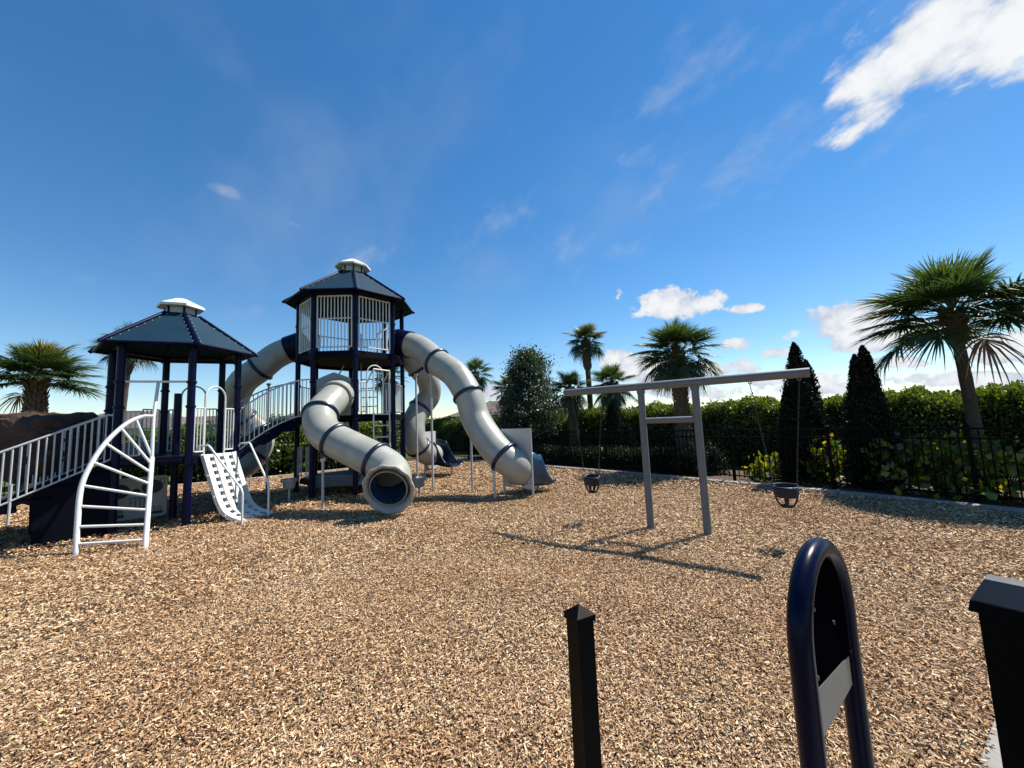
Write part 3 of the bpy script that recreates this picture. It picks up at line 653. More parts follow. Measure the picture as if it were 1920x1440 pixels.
# front slide: leaves the grey panel of the tall tower, swings round to a scalloped mouth
A = [V3(-4.15, 9.16, 2.43), at(622, 752, 8.75), at(601, 778, 8.30), at(605, 806, 8.02), at(630, 826, 7.85), at(668, 845, 7.70), at(706, 864, 7.52), at(731, 881, 7.44), at(737, 899, 7.20), at(728, 916, 6.92)]
t, P, T, U = tube_slide('grey spiral tube slide with scalloped open mouth facing the viewer', A, (2, 4, 6), [(gnd(605, 960).x, gnd(605, 960).y, 1.02)], (-2.4, 7.1, 0))
shell(P[0:7], TR+.055, TR+.005).build('entry_hood', slidep, t, True)
e = P[-1]; ax = T[-1]; up = U[-1]; sw = ax.cross(up); m = MB(); vs = []; seg = 99; rings_ = [(TR-.014, -.20), (TR+.01, -.12), (TR+.035, -.05), (TR+.062, .0), (TR+.09, .022), (TR+.118, .010), (TR+.118, -.02), (TR+.06, -.10), (TR+.006, -.20)]
for q, (R, dz) in enumerate(rings_):
    for k in range(seg):
        a = 2*math.pi*k/seg; s = 1+(.022*math.cos(11*a) if 3 <= q <= 6 else 0); ext = .05*max(0, -math.cos(a)) if 2 <= q <= 6 else 0; vs.append(e+(up*math.cos(a)+sw*math.sin(a))*(R*s+ext*.6)+ax*(dz+ext))
m.add(vs, [(q*seg+k, q*seg+(k+1) % seg, (q+1)*seg+(k+1) % seg, (q+1)*seg+k) for q in range(len(rings_)-1) for k in range(seg)]).build('scalloped_mouth', slidep, t, True)
shell([p for p in P[-18:]], TR-.016, TR-.022).build('blue_lining', chuteb, t, True)
# right-hand slide from the upper deck, passing through an upright panel
B = [V3(-3.12, 10.42, 3.93), at(785, 652, 10.15), at(820, 679, 9.75), at(853, 702, 9.35), at(878, 741, 9.05), at(893, 787, 8.93), at(920, 830, 8.60), at(945, 857, 8.38), at(968, 874, 8.34), V3(.07, 8.50, .54)]
t, P, T, U = tube_slide('tall grey tube slide dropping right from the upper deck through a white panel', B, (2, 4, 7), [(gnd(812, 920).x, gnd(812, 920).y, 2.92), (gnd(886, 925).x, gnd(886, 925).y, 1.33), (gnd(928, 940).x, gnd(928, 940).y, .60)], (0, 8.4, 0), hood=6); SB = t
def exit_panel(t, a, b, z1, hole, hr, mat=panelw):
    a = Vector(a); b = Vector(b); u = (b-a).normalized(); nn = Vector((u.y, -u.x, 0)); W_ = (b-a).length; hu = (hole-a).dot(u)
    m = MB(); inn = []; out = []; angs = [2*math.pi*k/28+.05 for k in range(28)]
    for cu, cz in ((W_, z1), (0, z1), (0, .20), (W_, .20)): angs.append(math.atan2(cz-hole.z, cu-hu) % (2*math.pi))
    angs.sort(); seg = len(angs)
    for an in angs:
        c, s = math.cos(an), math.sin(an); inn.append((hu+hr*c, hole.z+hr*s)); f = 1e9
        for lim, comp, base in ((W_, c, hu), (0, c, hu), (z1, s, hole.z), (.20, s, hole.z)):
            if abs(comp) > 1e-6:
                q = (lim-base)/comp
                if q > 0: f = min(f, q)
        out.append((hu+max(f, hr/1.0)*c, hole.z+max(f, hr+.002)*s))
    def pt(u_, z_, o): return a+u*u_+Vector((0, 0, z_))+nn*o
    vs = []
    for o in (-.012, .012): vs += [pt(*p, o) for p in inn]+[pt(*p, o) for p in out]
    fs = []
    for k in range(seg):
        j = (k+1) % seg; fs += [(k, j, seg+j, seg+k), (2*seg+j, 2*seg+k, 3*seg+k, 3*seg+j), (j, k, 2*seg+k, 2*seg+j), (seg+k, seg+j, 3*seg+j, 3*seg+k)]
    m.add(vs, fs).build('exit_panel', mat, t)
    for p in (a, b): MB().tube([Z(p, -.05), Z(p, z1+.005)], .024, 12).build('panel_leg', railg, t, True)
def chute(t, start, d, z0, L, w=.33, h0=.78, mat=None):
    """open blue run-out with tall wavy sides"""
    d = Vector(d).normalized(); s = Vector((d.y, -d.x, 0)); m = MB(); nL = 18; nA = 20; vs = []
    for i in range(nL+1):
        f = i/nL; zb = z0-.10*math.sin(f*math.pi/2)+(.015 if f > .9 else 0); g_ = min(1, max(0, (f-.30)/.55)); h = h0*(1-g_*g_*(3-2*g_))+.12+(.022*math.sin(f*19) if f < .8 else 0); ww = w*(1+.10*f)
        for k in range(nA+1):
            a = -math.pi/2*1.0+math.pi*k/nA; c = math.sin(a); q = 1-math.cos(a); q = q**1.6
            off = d*(.05*math.sin(k*1.7)*(.3 if f > .4 else 1)*abs(c))
            vs.append(Vector(start)+d*(L*f)+s*(ww*math.copysign(abs(c)**.62, c))+Vector((0, 0, zb-start[2]+h*q))+off)
    m.add(vs, [(i*(nA+1)+k, i*(nA+1)+k+1, (i+1)*(nA+1)+k+1, (i+1)*(nA+1)+k) for i in range(nL) for k in range(nA)])
    o = m.build('run_out', mat or chuteb, t, True); md = o.modifiers.new('thick', 'SOLIDIFY'); md.thickness = .03; md.offset = 0
    p = Vector(start)+d*(L*.8); MB().tube([Z(p, -.05), Z(p, z0-.10)], .022, 10).build('support_post', railg, t, True)
pa_, pb_ = gnd(946, 929), gnd(1000, 935); cB = (pa_+pb_)/2
exit_panel(t, pa_, pb_, 1.46, V3(cB.x, cB.y, .56), TR+.01)
dirB = Vector((-(pb_-pa_).y, (pb_-pa_).x, 0)); dirB = dirB if dirB.y > 0 else -dirB
dirB = dirB.normalized(); chute(t, V3(cB.x, cB.y, .26)+dirB*.01, dirB, .26, .88, w=.36, h0=.56)
# left slide from the upper deck, winding behind the bridge
C_ = [V3(-5.52, 10.25, 3.95), at(522, 665, 10.15), at(488, 691, 10.0), at(455, 717, 10.05), at(441, 752, 10.4), at(455, 785, 10.8), at(484, 806, 10.95), at(487, 836, 10.7), at(463, 868, 10.45), at(430, 885, 10.3)]
tube_slide('grey tube slide winding down behind the arched bridge', C_, (2, 5, 7.5), [(gnd(500, 900).x*.78, gnd(500, 900).y*.78, 2.9), (gnd(440, 905).x*.80, gnd(440, 905).y*.80, .45)], (-7, 10.3, 0), hood=6)
# rear right slide, shaded, with its own panel and run-out
D = [V3(-3.45, 11.25, 3.93), at(768, 672, 11.35), at(785, 690, 11.5), at(803, 715, 11.75), at(805, 742, 11.95), at(788, 766, 11.8), at(776, 790, 11.55), at(775, 815, 11.45), at(784, 838, 11.6), at(800, 850, 12.0), at(813, 853, 12.4)]
t, P, T, U = tube_slide('shaded tan-grey tube slide spiralling down behind the tall tower', D, (2, 5, 8), [(gnd(783, 910).x, gnd(783, 910).y, 3.05), (gnd(797, 897).x, gnd(797, 897).y, 1.75)], (-2.6, 11.8, 0))
q0 = at(803, 853, 12.25); q1 = at(815, 853, 12.75)
pa_ = V3(q0.x-.05, q0.y-.28, 0); pb_ = V3(q1.x-.02, q1.y+.22, 0); cD = (pa_+pb_)/2
exit_panel(t, pa_, pb_, 1.42, V3(cD.x, cD.y, .58), TR+.01)
dirD = Vector((.86, -.35, 0)).normalized(); chute(t, V3(cD.x, cD.y, .42)+dirD*.02, dirD, .42, .95, w=.33, h0=.62, mat=principled('navy_slide_plastic', (.005, .018, .05), .28, var=.12))

# ------------------------------------------------------------------ swing
SA = gnd(1221, 997); SBp = gnd(1328, 1010); sdv = (SBp-SA).normalized(); ZB = 2.04
t = thing('swing_frame', 'grey steel T-frame swing with two posts and one long beam', 'swing set', (SA.x, SA.y, 0))
for p in (SA, SBp):
    MB().tube([Z(p, -.05), Z(p, ZB-.03)], .049, 18).build('post', galv, t, True)
MB().tube([Z(SA+sdv*-1.215, ZB), Z(SA+sdv*1.955, ZB)], .056, 20).build('beam', galv, t, True)
MB().tube([Z(SA, 1.545), Z(SBp, 1.545)], .041, 16).build('crossbar', galv, t, True)
for p in (SA, SBp): MB().lathe([(.05, ZB-.10), (.058, ZB-.10), (.058, ZB-.055), (.05, ZB-.055)], (p.x, p.y, 0), 18, cap=False).build('collar', galv, t)
chainm = principled('chain_steel', (.035, .035, .038), .5, spec=.3)
def chain(m, a, b):
    a = Vector(a); b = Vector(b); L = (b-a).length; n = int(L/.03); d = (b-a).normalized(); u = d.orthogonal().normalized(); w = d.cross(u)
    for i in range(n):
        c = a+d*((i+.5)*L/n); e = u if i % 2 else w
        m.tube([c+d*.019*math.cos(x)+e*.008*math.sin(x) for x in [k*math.pi/3 for k in range(6)]], .0026, 4, closed=True)
def bucket(label, tt, zs, grp='bucket swings'):
    c = SA+sdv*tt; c = Vector((c.x, c.y, zs)); s = thing('bucket_swing', label, 'swing seat', c, grp)
    fwd = Vector((sdv.y, -sdv.x, 0)); m = MB(); nu, nv = 28, 9; vs = []
    for j in range(nv+1):
        f = j/nv; rr = (.40+.60*math.sin(f*math.pi/2)**.8)
        for i in range(nu):
            a = 2*math.pi*i/nu; rim = .03*math.cos(a) if f > .8 else 0
            vs.append(c+sdv*(.114*rr*math.cos(a))+fwd*(.098*rr*math.sin(a))+Vector((0, 0, -.22+.22*f**1.2+ (.035*(math.sin(a) < 0)*f if f > .7 else 0))))
    fs = []
    for j in range(nv):
        for i in range(nu):
            a = 2*math.pi*(i+.5)/nu; f = (j+.5)/nv
            hole = .12 < f < .58 and abs(math.sin(a)) > .30 and abs(math.cos(a)) > .22
            if hole: continue
            fs.append((j*nu+i, j*nu+(i+1) % nu, (j+1)*nu+(i+1) % nu, (j+1)*nu+i))
    fs.append(tuple(range(nu))[::-1]); o = m.add(vs, fs).build('bucket', rubber, s, True); md = o.modifiers.new('thick', 'SOLIDIFY'); md.thickness = .016
    MB().tube([c+sdv*(.118*math.cos(a))+fwd*(.102*math.sin(a))+Vector((0, 0, .0)) for a in [2*math.pi*k/28 for k in range(28)]], .011, 8, closed=True).build('rim', rubber, s, True)
    for sg in (-1, 1):
        tp = Z(SA+sdv*(tt+sg*.25), ZB-.075); bt = c+sdv*(sg*.116)+Vector((0, 0, .02)); mid = c+sdv*(sg*.14)+Vector((0, 0, .28))
        m = MB(); chain(m, tp, mid); chain(m, mid, bt+fwd*.05); chain(m, mid, bt-fwd*.05); m.build('chain', chainm, s)
        m = MB(); m.tube([tp+Vector((0, 0, .01+.018*math.cos(x)))+sdv*.016*math.sin(x) for x in [k*math.pi/4 for k in range(8)]], .006, 6, closed=True); m.tube([tp+Vector((0, 0, .02)), tp+Vector((0, 0, .05))], .008, 6); m.build('hanger', galv, s)
bucket('dark blue bucket swing hanging below the left arm of the grey beam', -.84, .71)
bucket('dark blue bucket swing hanging below the right arm of the grey beam', 1.60, .705)

# ------------------------------------------------------------------ small play pieces
def drum(label, x, y, h=.48):
    s = thing('drum', label, 'play drum', (x, y, 0), 'drums on posts'); MB().tube([(x, y, -.05), (x, y, h-.16)], .022, 10).build('post', railg, s, True)
    MB().lathe([(.09, h-.17), (.115, h-.15), (.13, h-.02), (.165, h-.02), (.168, h+.05), (.15, h+.05), (.13, h+.02)], (x, y, 0), 10).build('drum_body', panelg, s)
p = gnd(541.7, 945); drum('grey faceted play drum on a post left of the tall tower', p.x, p.y, .50)
p = gnd(786, 935); drum('grey faceted play drum on a post behind the slide mouth', p.x, p.y, .42)
p = gnd(459, 925); s = thing('steering_wheel', 'black play steering wheel on a white post behind the climbing wall', 'steering wheel', (p.x, p.y, 0))
MB().tube([(p.x, p.y, 0), (p.x, p.y, .78)], .022, 10).build('post', white, s, True)
torus(V3(p.x+.06, p.y-.1, .62), Vector((.5, -.85, .1)).normalized(), .125, .016).build('wheel', blk, s, True)
MB().tube([(p.x, p.y, .62), (p.x+.06, p.y-.1, .62)], .02, 8).build('hub', blk, s, True)
for a in range(3): q = Vector((.5, -.85, .1)).normalized(); u = q.orthogonal().normalized(); w = q.cross(u); MB().tube([V3(p.x+.06, p.y-.1, .62), V3(p.x+.06, p.y-.1, .62)+(u*math.cos(a*2.09)+w*math.sin(a*2.09))*.125], .011, 6).build('spoke', blk, s, True)
p = gnd(469, 921); MB_ = MB().tube([(p.x, p.y, -.05), (p.x, p.y, .5), (p.x+.01, p.y, .55), (p.x+.05, p.y, .58), (p.x+.1, p.y, .58)], .018, 8).build('grab_pole', white, None, True); tag(MB_, 'short white hooked pole behind the climbing wall handrail', 'pole')

# ------------------------------------------------------------------ rock climber
def rock():
    m = MB()
    def blob(c, r, seed, sub=44):
        rg = np.random.default_rng(seed); ph = rg.random(12)*6.28; fr = rg.normal(size=(12, 3))*2.2; vs = []; c = Vector(c)
        for i in range(sub+1):
            th = math.pi*i/sub
            for k in range(sub*2):
                a = math.pi*k/sub; d = Vector((math.sin(th)*math.cos(a), math.sin(th)*math.sin(a), math.cos(th)))
                sq = 1/max(abs(d.x)**7+abs(d.y)**7+abs(d.z)**7, .02)**(1/7)*.93
                q_ = np.array(d); s = 1+.05*sum(math.sin(float(fr[q] @ q_)*1.7+ph[q])*(1 if q < 6 else .6) for q in range(12))/2.2+.022*abs(sum(math.sin(float(fr[q] @ q_)*5.3+ph[q]) for q in range(5)))-.02
                lz = d.z*r[2]*5.5+1.2*math.sin(3*d.x+ph[0])+.8*math.sin(5*d.y+ph[1]); ledge = .045*((lz % 1)**2)-.015; s = (s+ledge)*sq; vs.append(c+Vector((d.x*r[0]*s, d.y*r[1]*s, d.z*r[2]*s)))
        n = sub*2; m.add(vs, [(i*n+k, (i+1)*n+k, (i+1)*n+(k+1) % n, i*n+(k+1) % n) for i in range(sub) for k in range(n)])
    blob((-8.90, 7.0, 1.52), (1.08, .62, .62), 3); blob((-10.8, 6.9, 1.38), (1.0, .66, .72), 5); blob((-11.6, 6.9, .5), (.7, .6, .7), 6); blob((-7.95, 7.15, .70), (.22, .34, .82), 8)
    o = m.build('climbing_rock', rockm, None, False); tag(o, 'large brown artificial climbing rock behind the stair railing', 'rock'); return o
rock()

# ------------------------------------------------------------------ foreground
c = at(1086, 1142, .98); x, y, z = c
R = Matrix.Rotation(math.radians(35), 3, 'Z'); t = thing('fence_post', 'lone black square post with pyramid cap in the foreground', 'post', (x, y, 0)); R4 = Matrix.Rotation(math.radians(28), 3, 'Z')
MB().box((x, y, z/2-.02), (.046, .046, z), R4).build('shaft', blk, t)
m = MB(); hw = .027; zc = z-.022; vs = [Vector((x, y, 0))+R4 @ Vector((sx*hw, sy*hw, zz)) for zz in (zc, zc+.014) for sx, sy in ((-1,-1),(1,-1),(1,1),(-1,1))]+[Vector((x, y, zc+.034))]
m.add(vs, [(3,2,1,0),(0,1,5,4),(1,2,6,5),(2,3,7,6),(3,0,4,7),(4,5,8),(5,6,8),(6,7,8),(7,4,8)]).build('cap', blk, t)
# blue loop frame holding a panel (seen from its back)
la = at(1504, 1240, .98); lb = at(1594, 1240, 1.22); t = thing('sign_frame', 'dark blue arched tube frame holding a dark panel, right foreground', 'sign', ((la.x+lb.x)/2, (la.y+lb.y)/2, 0))
la.z = lb.z = 0; lu = (lb-la).normalized(); lw = (lb-la).length; ln = Vector((lu.y, -lu.x, 0)); zt = 1.22; rr = lw/2; lc = (la+lb)/2
pts = [Z(la, -.05), Z(la, .4), Z(la, zt-rr-.06)]+[Z(lc, zt-rr)+lu*(-rr*math.cos(a))+Vector((0, 0, (rr)*math.sin(a))) for a in [math.pi*k/16 for k in range(17)]]+[Z(lb, zt-rr-.06), Z(lb, .4), Z(lb, -.05)]
MB().tube(pts, .0265, 20).build('frame_tube', principled('deep_navy_gloss', (.0015, .003, .018), .25, spec=.13, var=.1), t, True)
pz0 = .82; pl = [Z(lc, zt-rr)+lu*(-(rr-.02)*math.cos(a))+Vector((0, 0, (rr-.02)*math.sin(a))) for a in [math.pi*k/14 for k in range(15)]]+[Z(lb-lu*.02, pz0), Z(la+lu*.02, pz0)]
pn2 = MB().poly(pl, ln*.008).build('panel', principled('panel_back', (.002, .002, .003), .5, spec=0.0), t)
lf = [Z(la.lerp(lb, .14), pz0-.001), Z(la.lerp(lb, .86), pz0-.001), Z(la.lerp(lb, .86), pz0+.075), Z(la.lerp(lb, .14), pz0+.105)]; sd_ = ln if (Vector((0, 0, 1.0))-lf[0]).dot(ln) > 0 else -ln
MB().poly([q+sd_*(.0085 if sd_ == ln else .0005) for q in lf], sd_*.003).build('reflection_panel', principled('painted_reflection', (.085, .08, .072), .3, var=.25, vscale=14), t)  # pale colour painted in for the ground mirrored in the panel's lower part
for f, zz in ((.22, zt-.12), (.6, zt-.2), (.15, zt-.27), (.93, .9), (.1, pz0+.03)):
    q = Z(la.lerp(lb, f), zz); d_ = -ln if (Vector((0,0,0))-q).dot(ln) < 0 else ln; MB().tube([q-d_*.01, q+d_*.013], .0055, 8).build('bolt', chainm, t, True)
# black bin at the right edge
bc = Vector((.939, .85, 0)); bz = 1.192; t = thing('gate_post', 'thick black square gate post with sloping cap at the far right in front', 'post', (1.02, .83, 0))
bd = Vector((.548, -.836, 0)); bk = Vector((.836, .548, 0)); o0 = bc; Wb = .13; Db = .105
def bp(u, v, z): return o0+bd*u+bk*v+Vector((0, 0, z))
def frust(q0, q1, z0, z1): return MB().add([bp(u, v, z0) for u, v in q0]+[bp(u, v, z1) for u, v in q1], [(3,2,1,0),(4,5,6,7),(0,1,5,4),(1,2,6,5),(2,3,7,6),(3,0,4,7)])
frust([(.012,.012),(Wb-.012,.012),(Wb-.012,Db-.012),(.012,Db-.012)], [(.008,.008),(Wb-.008,.008),(Wb-.008,Db-.008),(.008,Db-.008)], .06, bz-.018).build('shaft', blkp, t)
frust([(-.004,-.004),(Wb+.004,-.004),(Wb+.004,Db+.004),(-.004,Db+.004)], [(0,0),(Wb,0),(Wb,Db),(0,Db)], bz-.022, bz).build('cap_rim', blkp, t)
frust([(.002,.002),(Wb-.002,.002),(Wb-.002,Db-.002),(.002,Db-.002)], [(.02,.032),(Wb-.02,.032),(Wb-.02,Db-.032),(.02,Db-.032)], bz+.001, bz+.040).build('cap', principled('cap_paint', (.022, .028, .034), .45, var=.2), t)
MB().box(bp(.105, -.008, bz-.075), (.04, .012, .02), Matrix((bd, bk, Vector((0, 0, 1)))).transposed()).build('latch', galv, t)
p = at(1938, 1330, .80); t = thing('stand_in_post', 'slate blue stand-in post for paving lit bluish, beside the black gate post', 'post', (p.x, p.y, 0)); slate = principled('blue_lit_paving', (.05, .07, .11), .45, var=.15)  # post stands in for paving; its slate blue paints the bluish light there
MB().box((p.x+.02, p.y-.02, .50), (.06, .06, 1.0), Matrix.Rotation(.4, 3, 'Z')).build('shaft', slate, t); MB().lathe([(.05, 1.002), (.05, 1.02), (.02, 1.035)], (p.x+.02, p.y-.02, 0), 4).build('cap', slate, t)

# ------------------------------------------------------------------ palms
def frond_mesh(name, seed, petiole, fanL, droop, sag, base, tipc, nseg=50, spread=122):
    rg = np.random.default_rng(seed); V = []; F = []; Cc = []
    # petiole curving outward along +X
    pts = [Vector((petiole*f, 0, -sag*petiole*f*f)) for f in (0, .35, .7, 1)]; d = (pts[3]-pts[2]).normalized()
    for i, p in enumerate(pts):
        w = .016*(1-.45*i/3); V += [p+Vector((0, w, 0)), p+Vector((0, -w, 0)), p+Vector((0, 0, -w))]; Cc += [(base[0]*1.5, base[1]*1.4, base[2]*1.3)]*3
    for i in range(3):
        for k in range(3): F.append((i*3+k, i*3+(k+1) % 3, (i+1)*3+(k+1) % 3, (i+1)*3+k))
    o = pts[-1]; up = Vector((-d.z, 0, d.x)); side = Vector((0, 1, 0))
    for i in range(nseg):
        ph = math.radians(-spread+2*spread*(i+.5)/nseg+rg.normal()*2.0); L = fanL*(.70+.30*math.cos(ph*.75))*(1+rg.normal()*.07)
        rt = o-d*.0+d*(.22*fanL*max(0, math.cos(ph))); dirv = (d*math.cos(ph)+side*math.sin(ph)).normalized(); lift = up*(.20*abs(math.sin(ph))*fanL)
        w = .017+.006*rg.random(); dr = droop*(.55+.9*rg.random()); tw = rg.normal()*.35+.25*(1 if i % 2 else -1)
        wd = dirv.cross(up).normalized(); wd = (wd*math.cos(tw)+up*math.sin(tw)).normalized(); b = len(V); k = .75+.5*rg.random()
        for f, ww in ((0, .35), (.38, 1.0), (.72, .62), (1.0, .04)):
            p = rt+dirv*(L*f)+lift*f*(1.25-f)+Vector((0, 0, -dr*L*f**2.4)); p += Vector((0, 0, 0))
            V += [p+wd*w*ww, p-wd*w*ww]; g = max(0, f-.75)*4; c = [(base[q]*(1-g)+tipc[q]*g)*k for q in range(3)]; Cc += [c, c]
        for q in range(3): F.append((b+q*2, b+q*2+1, b+q*2+3, b+q*2+2))
    me = bpy.data.meshes.new(name); me.from_pydata([tuple(v) for v in V], [], F); a = me.color_attributes.new('Col', 'FLOAT_COLOR', 'POINT')
    a.data.foreach_set('color', np.concatenate([np.array(Cc, np.float32), np.ones((len(Cc), 1), np.float32)], 1).reshape(-1)); me.materials.append(frondm); return me
G1 = (.028, .060, .016); G2 = (.040, .078, .016); TP = (.075, .09, .03); YG = (.17, .15, .014); BR = (.19, .10, .036)
FR = {'up': [frond_mesh('frond', 10+i, .62, .74, .10, .05, G2, TP) for i in range(2)], 'mid': [frond_mesh('frond', 20+i,   .74, .80, .20, .10, G1, TP) for i in range(3)],
      'low': [frond_mesh('frond', 30+i, .76, .76, .42, .20, G1, TP) for i in range(2)], 'yel': [frond_mesh('frond', 40, .70, .66, .30, .18, YG, BR)], 'dead': [frond_mesh('frond', 50, .6, .6, .8, .5, BR, BR, 26)]}
def trunk_mesh(h, r, lean, boots, boot_from=0.0, seed=0):
    rg = np.random.default_rng(seed); n = 22; pts = []; rs = []
    for i in range(n+1):
        f = i/n; pts.append(Vector((lean[0]*f*f, lean[1]*f*f, h*f))); rs.append(r*(1.12-.22*f)*(1+.03*math.sin(i*2.4)))
    m = MB().tube([(0, 0, -.1)]+pts, [rs[0]*1.15]+rs, 16); bm = MB()
    if boots:
        z = boot_from*h; row = 0
        while z < h*1.0:
            f = z/h; c = Vector((lean[0]*f*f, lean[1]*f*f, z)); R_ = r*(1.10-.20*f); nb = 8
            for k in range(nb):
                a = 2*math.pi*(k+.5*(row % 2))/nb+rg.normal()*.06; o = Vector((math.cos(a), math.sin(a), 0)); s = Vector((-o.y, o.x, 0)); L = .17*(1+.3*rg.random()); fl = .42+.35*rg.random()+(.5 if f > .9 else 0); w = .065
                e = c+o*(R_+L*fl*.55)+Vector((0, 0, L)); b0 = c+o*(R_*.92)
                bm.add([b0-s*w, b0+s*w, b0+s*w*.55+o*.035, b0-s*w*.55+o*.035, e-s*w*.42, e+s*w*.42, e+s*w*.3+o*.018-Vector((0,0,.012)), e-s*w*.3+o*.018-Vector((0,0,.012))], [(0,3,2,1),(4,5,6,7),(0,1,5,4),(1,2,6,5),(2,3,7,6),(3,0,4,7)])
            z += .085; row += 1
    return m, bm, pts[-1]
def palm(label, x, y, h, r, crown=1.0, nf=38, lean=(0, 0), boots=True, boot_from=0.0, seed=1, yel=0, dead=0, openness=0.0, lowmin=-52):
    t = thing('palm_tree', label, 'palm tree', (x, y, 0), 'palm trees'); rg = random.Random(seed); m, bm, top = trunk_mesh(h, r, lean, boots, boot_from, seed); O = Vector((x, y, 0))
    tr = link('trunk', m.mesh('trunk', barkm, True), t, Matrix.Translation(O))
    if boots and bm.v:
        b = link('leaf_bases', bm.mesh('leaf_bases', bootm), tr, Matrix.Translation(O)); b['kind'] = 'stuff'
    hub = MB().lathe([(r*.75, -.25), (r*.95, -.05), (r*.7, .12), (r*.25, .32)], (0, 0, 0), 10).mesh('crown', bootm, True)
    cr = link('crown', hub, t, Matrix.Translation(O+top))
    for i in range(nf):
        f = (i+.5)/nf; el = math.radians(82-(82-lowmin)*f**.85+rg.gauss(0, 5)); az = i*2.39996+rg.gauss(0, .18); kind = 'up' if el > .75 else ('mid' if el > -.15 else 'low')
        if i < yel*2 and i % 2: kind = 'yel'
        if i >= nf-dead: kind = 'dead'
        me = rg.choice(FR[kind]); s = crown*(1+rg.gauss(0, .07))*(.86 if kind == 'up' else 1)
        M = Matrix.Translation(O+top+Vector((0, 0, .10-.22*f))) @ Matrix.Rotation(az, 4, 'Z') @ Matrix.Rotation(-el, 4, 'Y') @ Matrix.Rotation(rg.gauss(0, .22), 4, 'X') @ Matrix.Scale(s, 4)
        link('frond', me, cr, M)
def pg(px, py, Y): p = at(px, py, Y); return p.x, Y, p.z
x, y, z = pg(1786, 592, 7.3); palm('leaning palm with a browning frond behind the fence at far right', x+.10, y, z, .092, .90, 50, (-.10, 0), True, .84, 1, dead=1, lowmin=-14)
x, y, z = pg(1268, 662, 11.2); palm('bushy palm with criss-cross trunk behind the swing posts', x+.03, y, z, .15, .76, 60, (-.03, 0), True, .15, 2, lowmin=-40)
x, y, z = pg(1098, 640, 17); palm('tallest slim palm with yellowing crown left of the swing beam', x+.05, y, z, .12, .58, 44, (-.05, 0), True, .75, 3, yel=7, lowmin=-35)
x, y, z = pg(1148, 722, 15.2); palm('short palm rising behind the small dark cypress', x, y, z, .15, .64, 44, (0, 0), True, .2, 4)
x, y, z = pg(1066, 732, 16.2); palm('short pale-trunked palm left of the tallest slim palm', x+.15, y, z, .14, .62, 40, (-.1, 0), True, .1, 5, yel=2)
x, y, z = pg(955, 730, 23); palm('palm half hidden behind the dark oak tree', x, y, z, .16, .72, 38, (0, 0), True, .3, 6, yel=1)
x, y, z = pg(891, 700, 27); palm('palm showing its crown above the right tube slide', x, y, z, .16, .84, 38, (0, 0), True, .5, 7)
x, y, z = pg(730, 706, 24); palm('palm glimpsed through the tall tower ladder', x, y, z, .16, .75, 34, (0, 0), True, .5, 8)
x, y, z = pg(70, 710, 10.4); palm('stout palm rising behind the brown climbing rock', x, y, z, .17, .76, 52, (0, 0), True, .3, 9, yel=3, dead=1, lowmin=-8)
x, y, z = pg(244, 652, 15); palm('leaning palm behind the small hexagonal tower', x-.25, y, z, .13, .66, 40, (.25, 0), True, .8, 10, lowmin=-25)

# ------------------------------------------------------------------ conifers, hedges, shrubs and trees
def cypress(label, x, y, h, r, n, seed, tops=((0, 0, 1.0),)):
    rg = np.random.default_rng(seed); t = thing('cypress', label, 'cypress', (x, y, 0), 'cypress trees'); MB().tube([(x, y, -.05), (x, y, h*.5)], [.05, .03], 8).build('trunk', barkd, t, True)
    P = []; NN = []
    for (ox, oy, hs) in tops:
        k = int(n*hs/len(tops)); f = rg.random(k)**1.25; a = rg.random(k)*2*np.pi; hh = h*hs
        prof = np.minimum(1, (1-f)**.62*1.12)*np.minimum(1, .72+f*2.2); R_ = r*hs*prof*(.80+.26*rg.random(k))*(1+.18*np.sin(3*a+9*f+seed)+.14*np.sin(7*a+21*f)+.16*(rg.random(k) > .93))
        P.append(np.stack([x+ox+R_*np.cos(a), y+oy+R_*np.sin(a), .06+f*(hh-.06)], 1)); NN.append(np.stack([np.cos(a)*.5, np.sin(a)*.5, np.full(k, 1.1)], 1))
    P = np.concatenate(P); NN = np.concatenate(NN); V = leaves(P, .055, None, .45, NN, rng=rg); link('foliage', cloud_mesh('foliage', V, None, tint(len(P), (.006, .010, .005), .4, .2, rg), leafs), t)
    m = MB()
    for (ox, oy, hs) in tops: m.lathe([(r*hs*.62, .1), (r*hs*.74, h*hs*.3), (r*hs*.55, h*hs*.62), (r*hs*.25, h*hs*.86), (.01, h*hs*.96)], (x+ox, y+oy, 0), 14)
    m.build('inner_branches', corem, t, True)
def top_at(px, py, Y): p = at(px, py, Y); return p.x, p.y, p.z
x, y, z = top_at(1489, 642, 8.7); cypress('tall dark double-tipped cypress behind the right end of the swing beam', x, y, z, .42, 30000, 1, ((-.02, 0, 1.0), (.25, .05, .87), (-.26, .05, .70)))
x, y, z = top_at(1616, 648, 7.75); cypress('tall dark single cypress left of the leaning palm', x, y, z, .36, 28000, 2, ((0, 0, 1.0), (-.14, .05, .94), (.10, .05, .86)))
x, y, z = top_at(1148, 752, 13.6); cypress('small dark cone cypress below the short palm', x, y, z, .58, 16000, 3, ((0, 0, 1.0), (.38, 0, .72)))
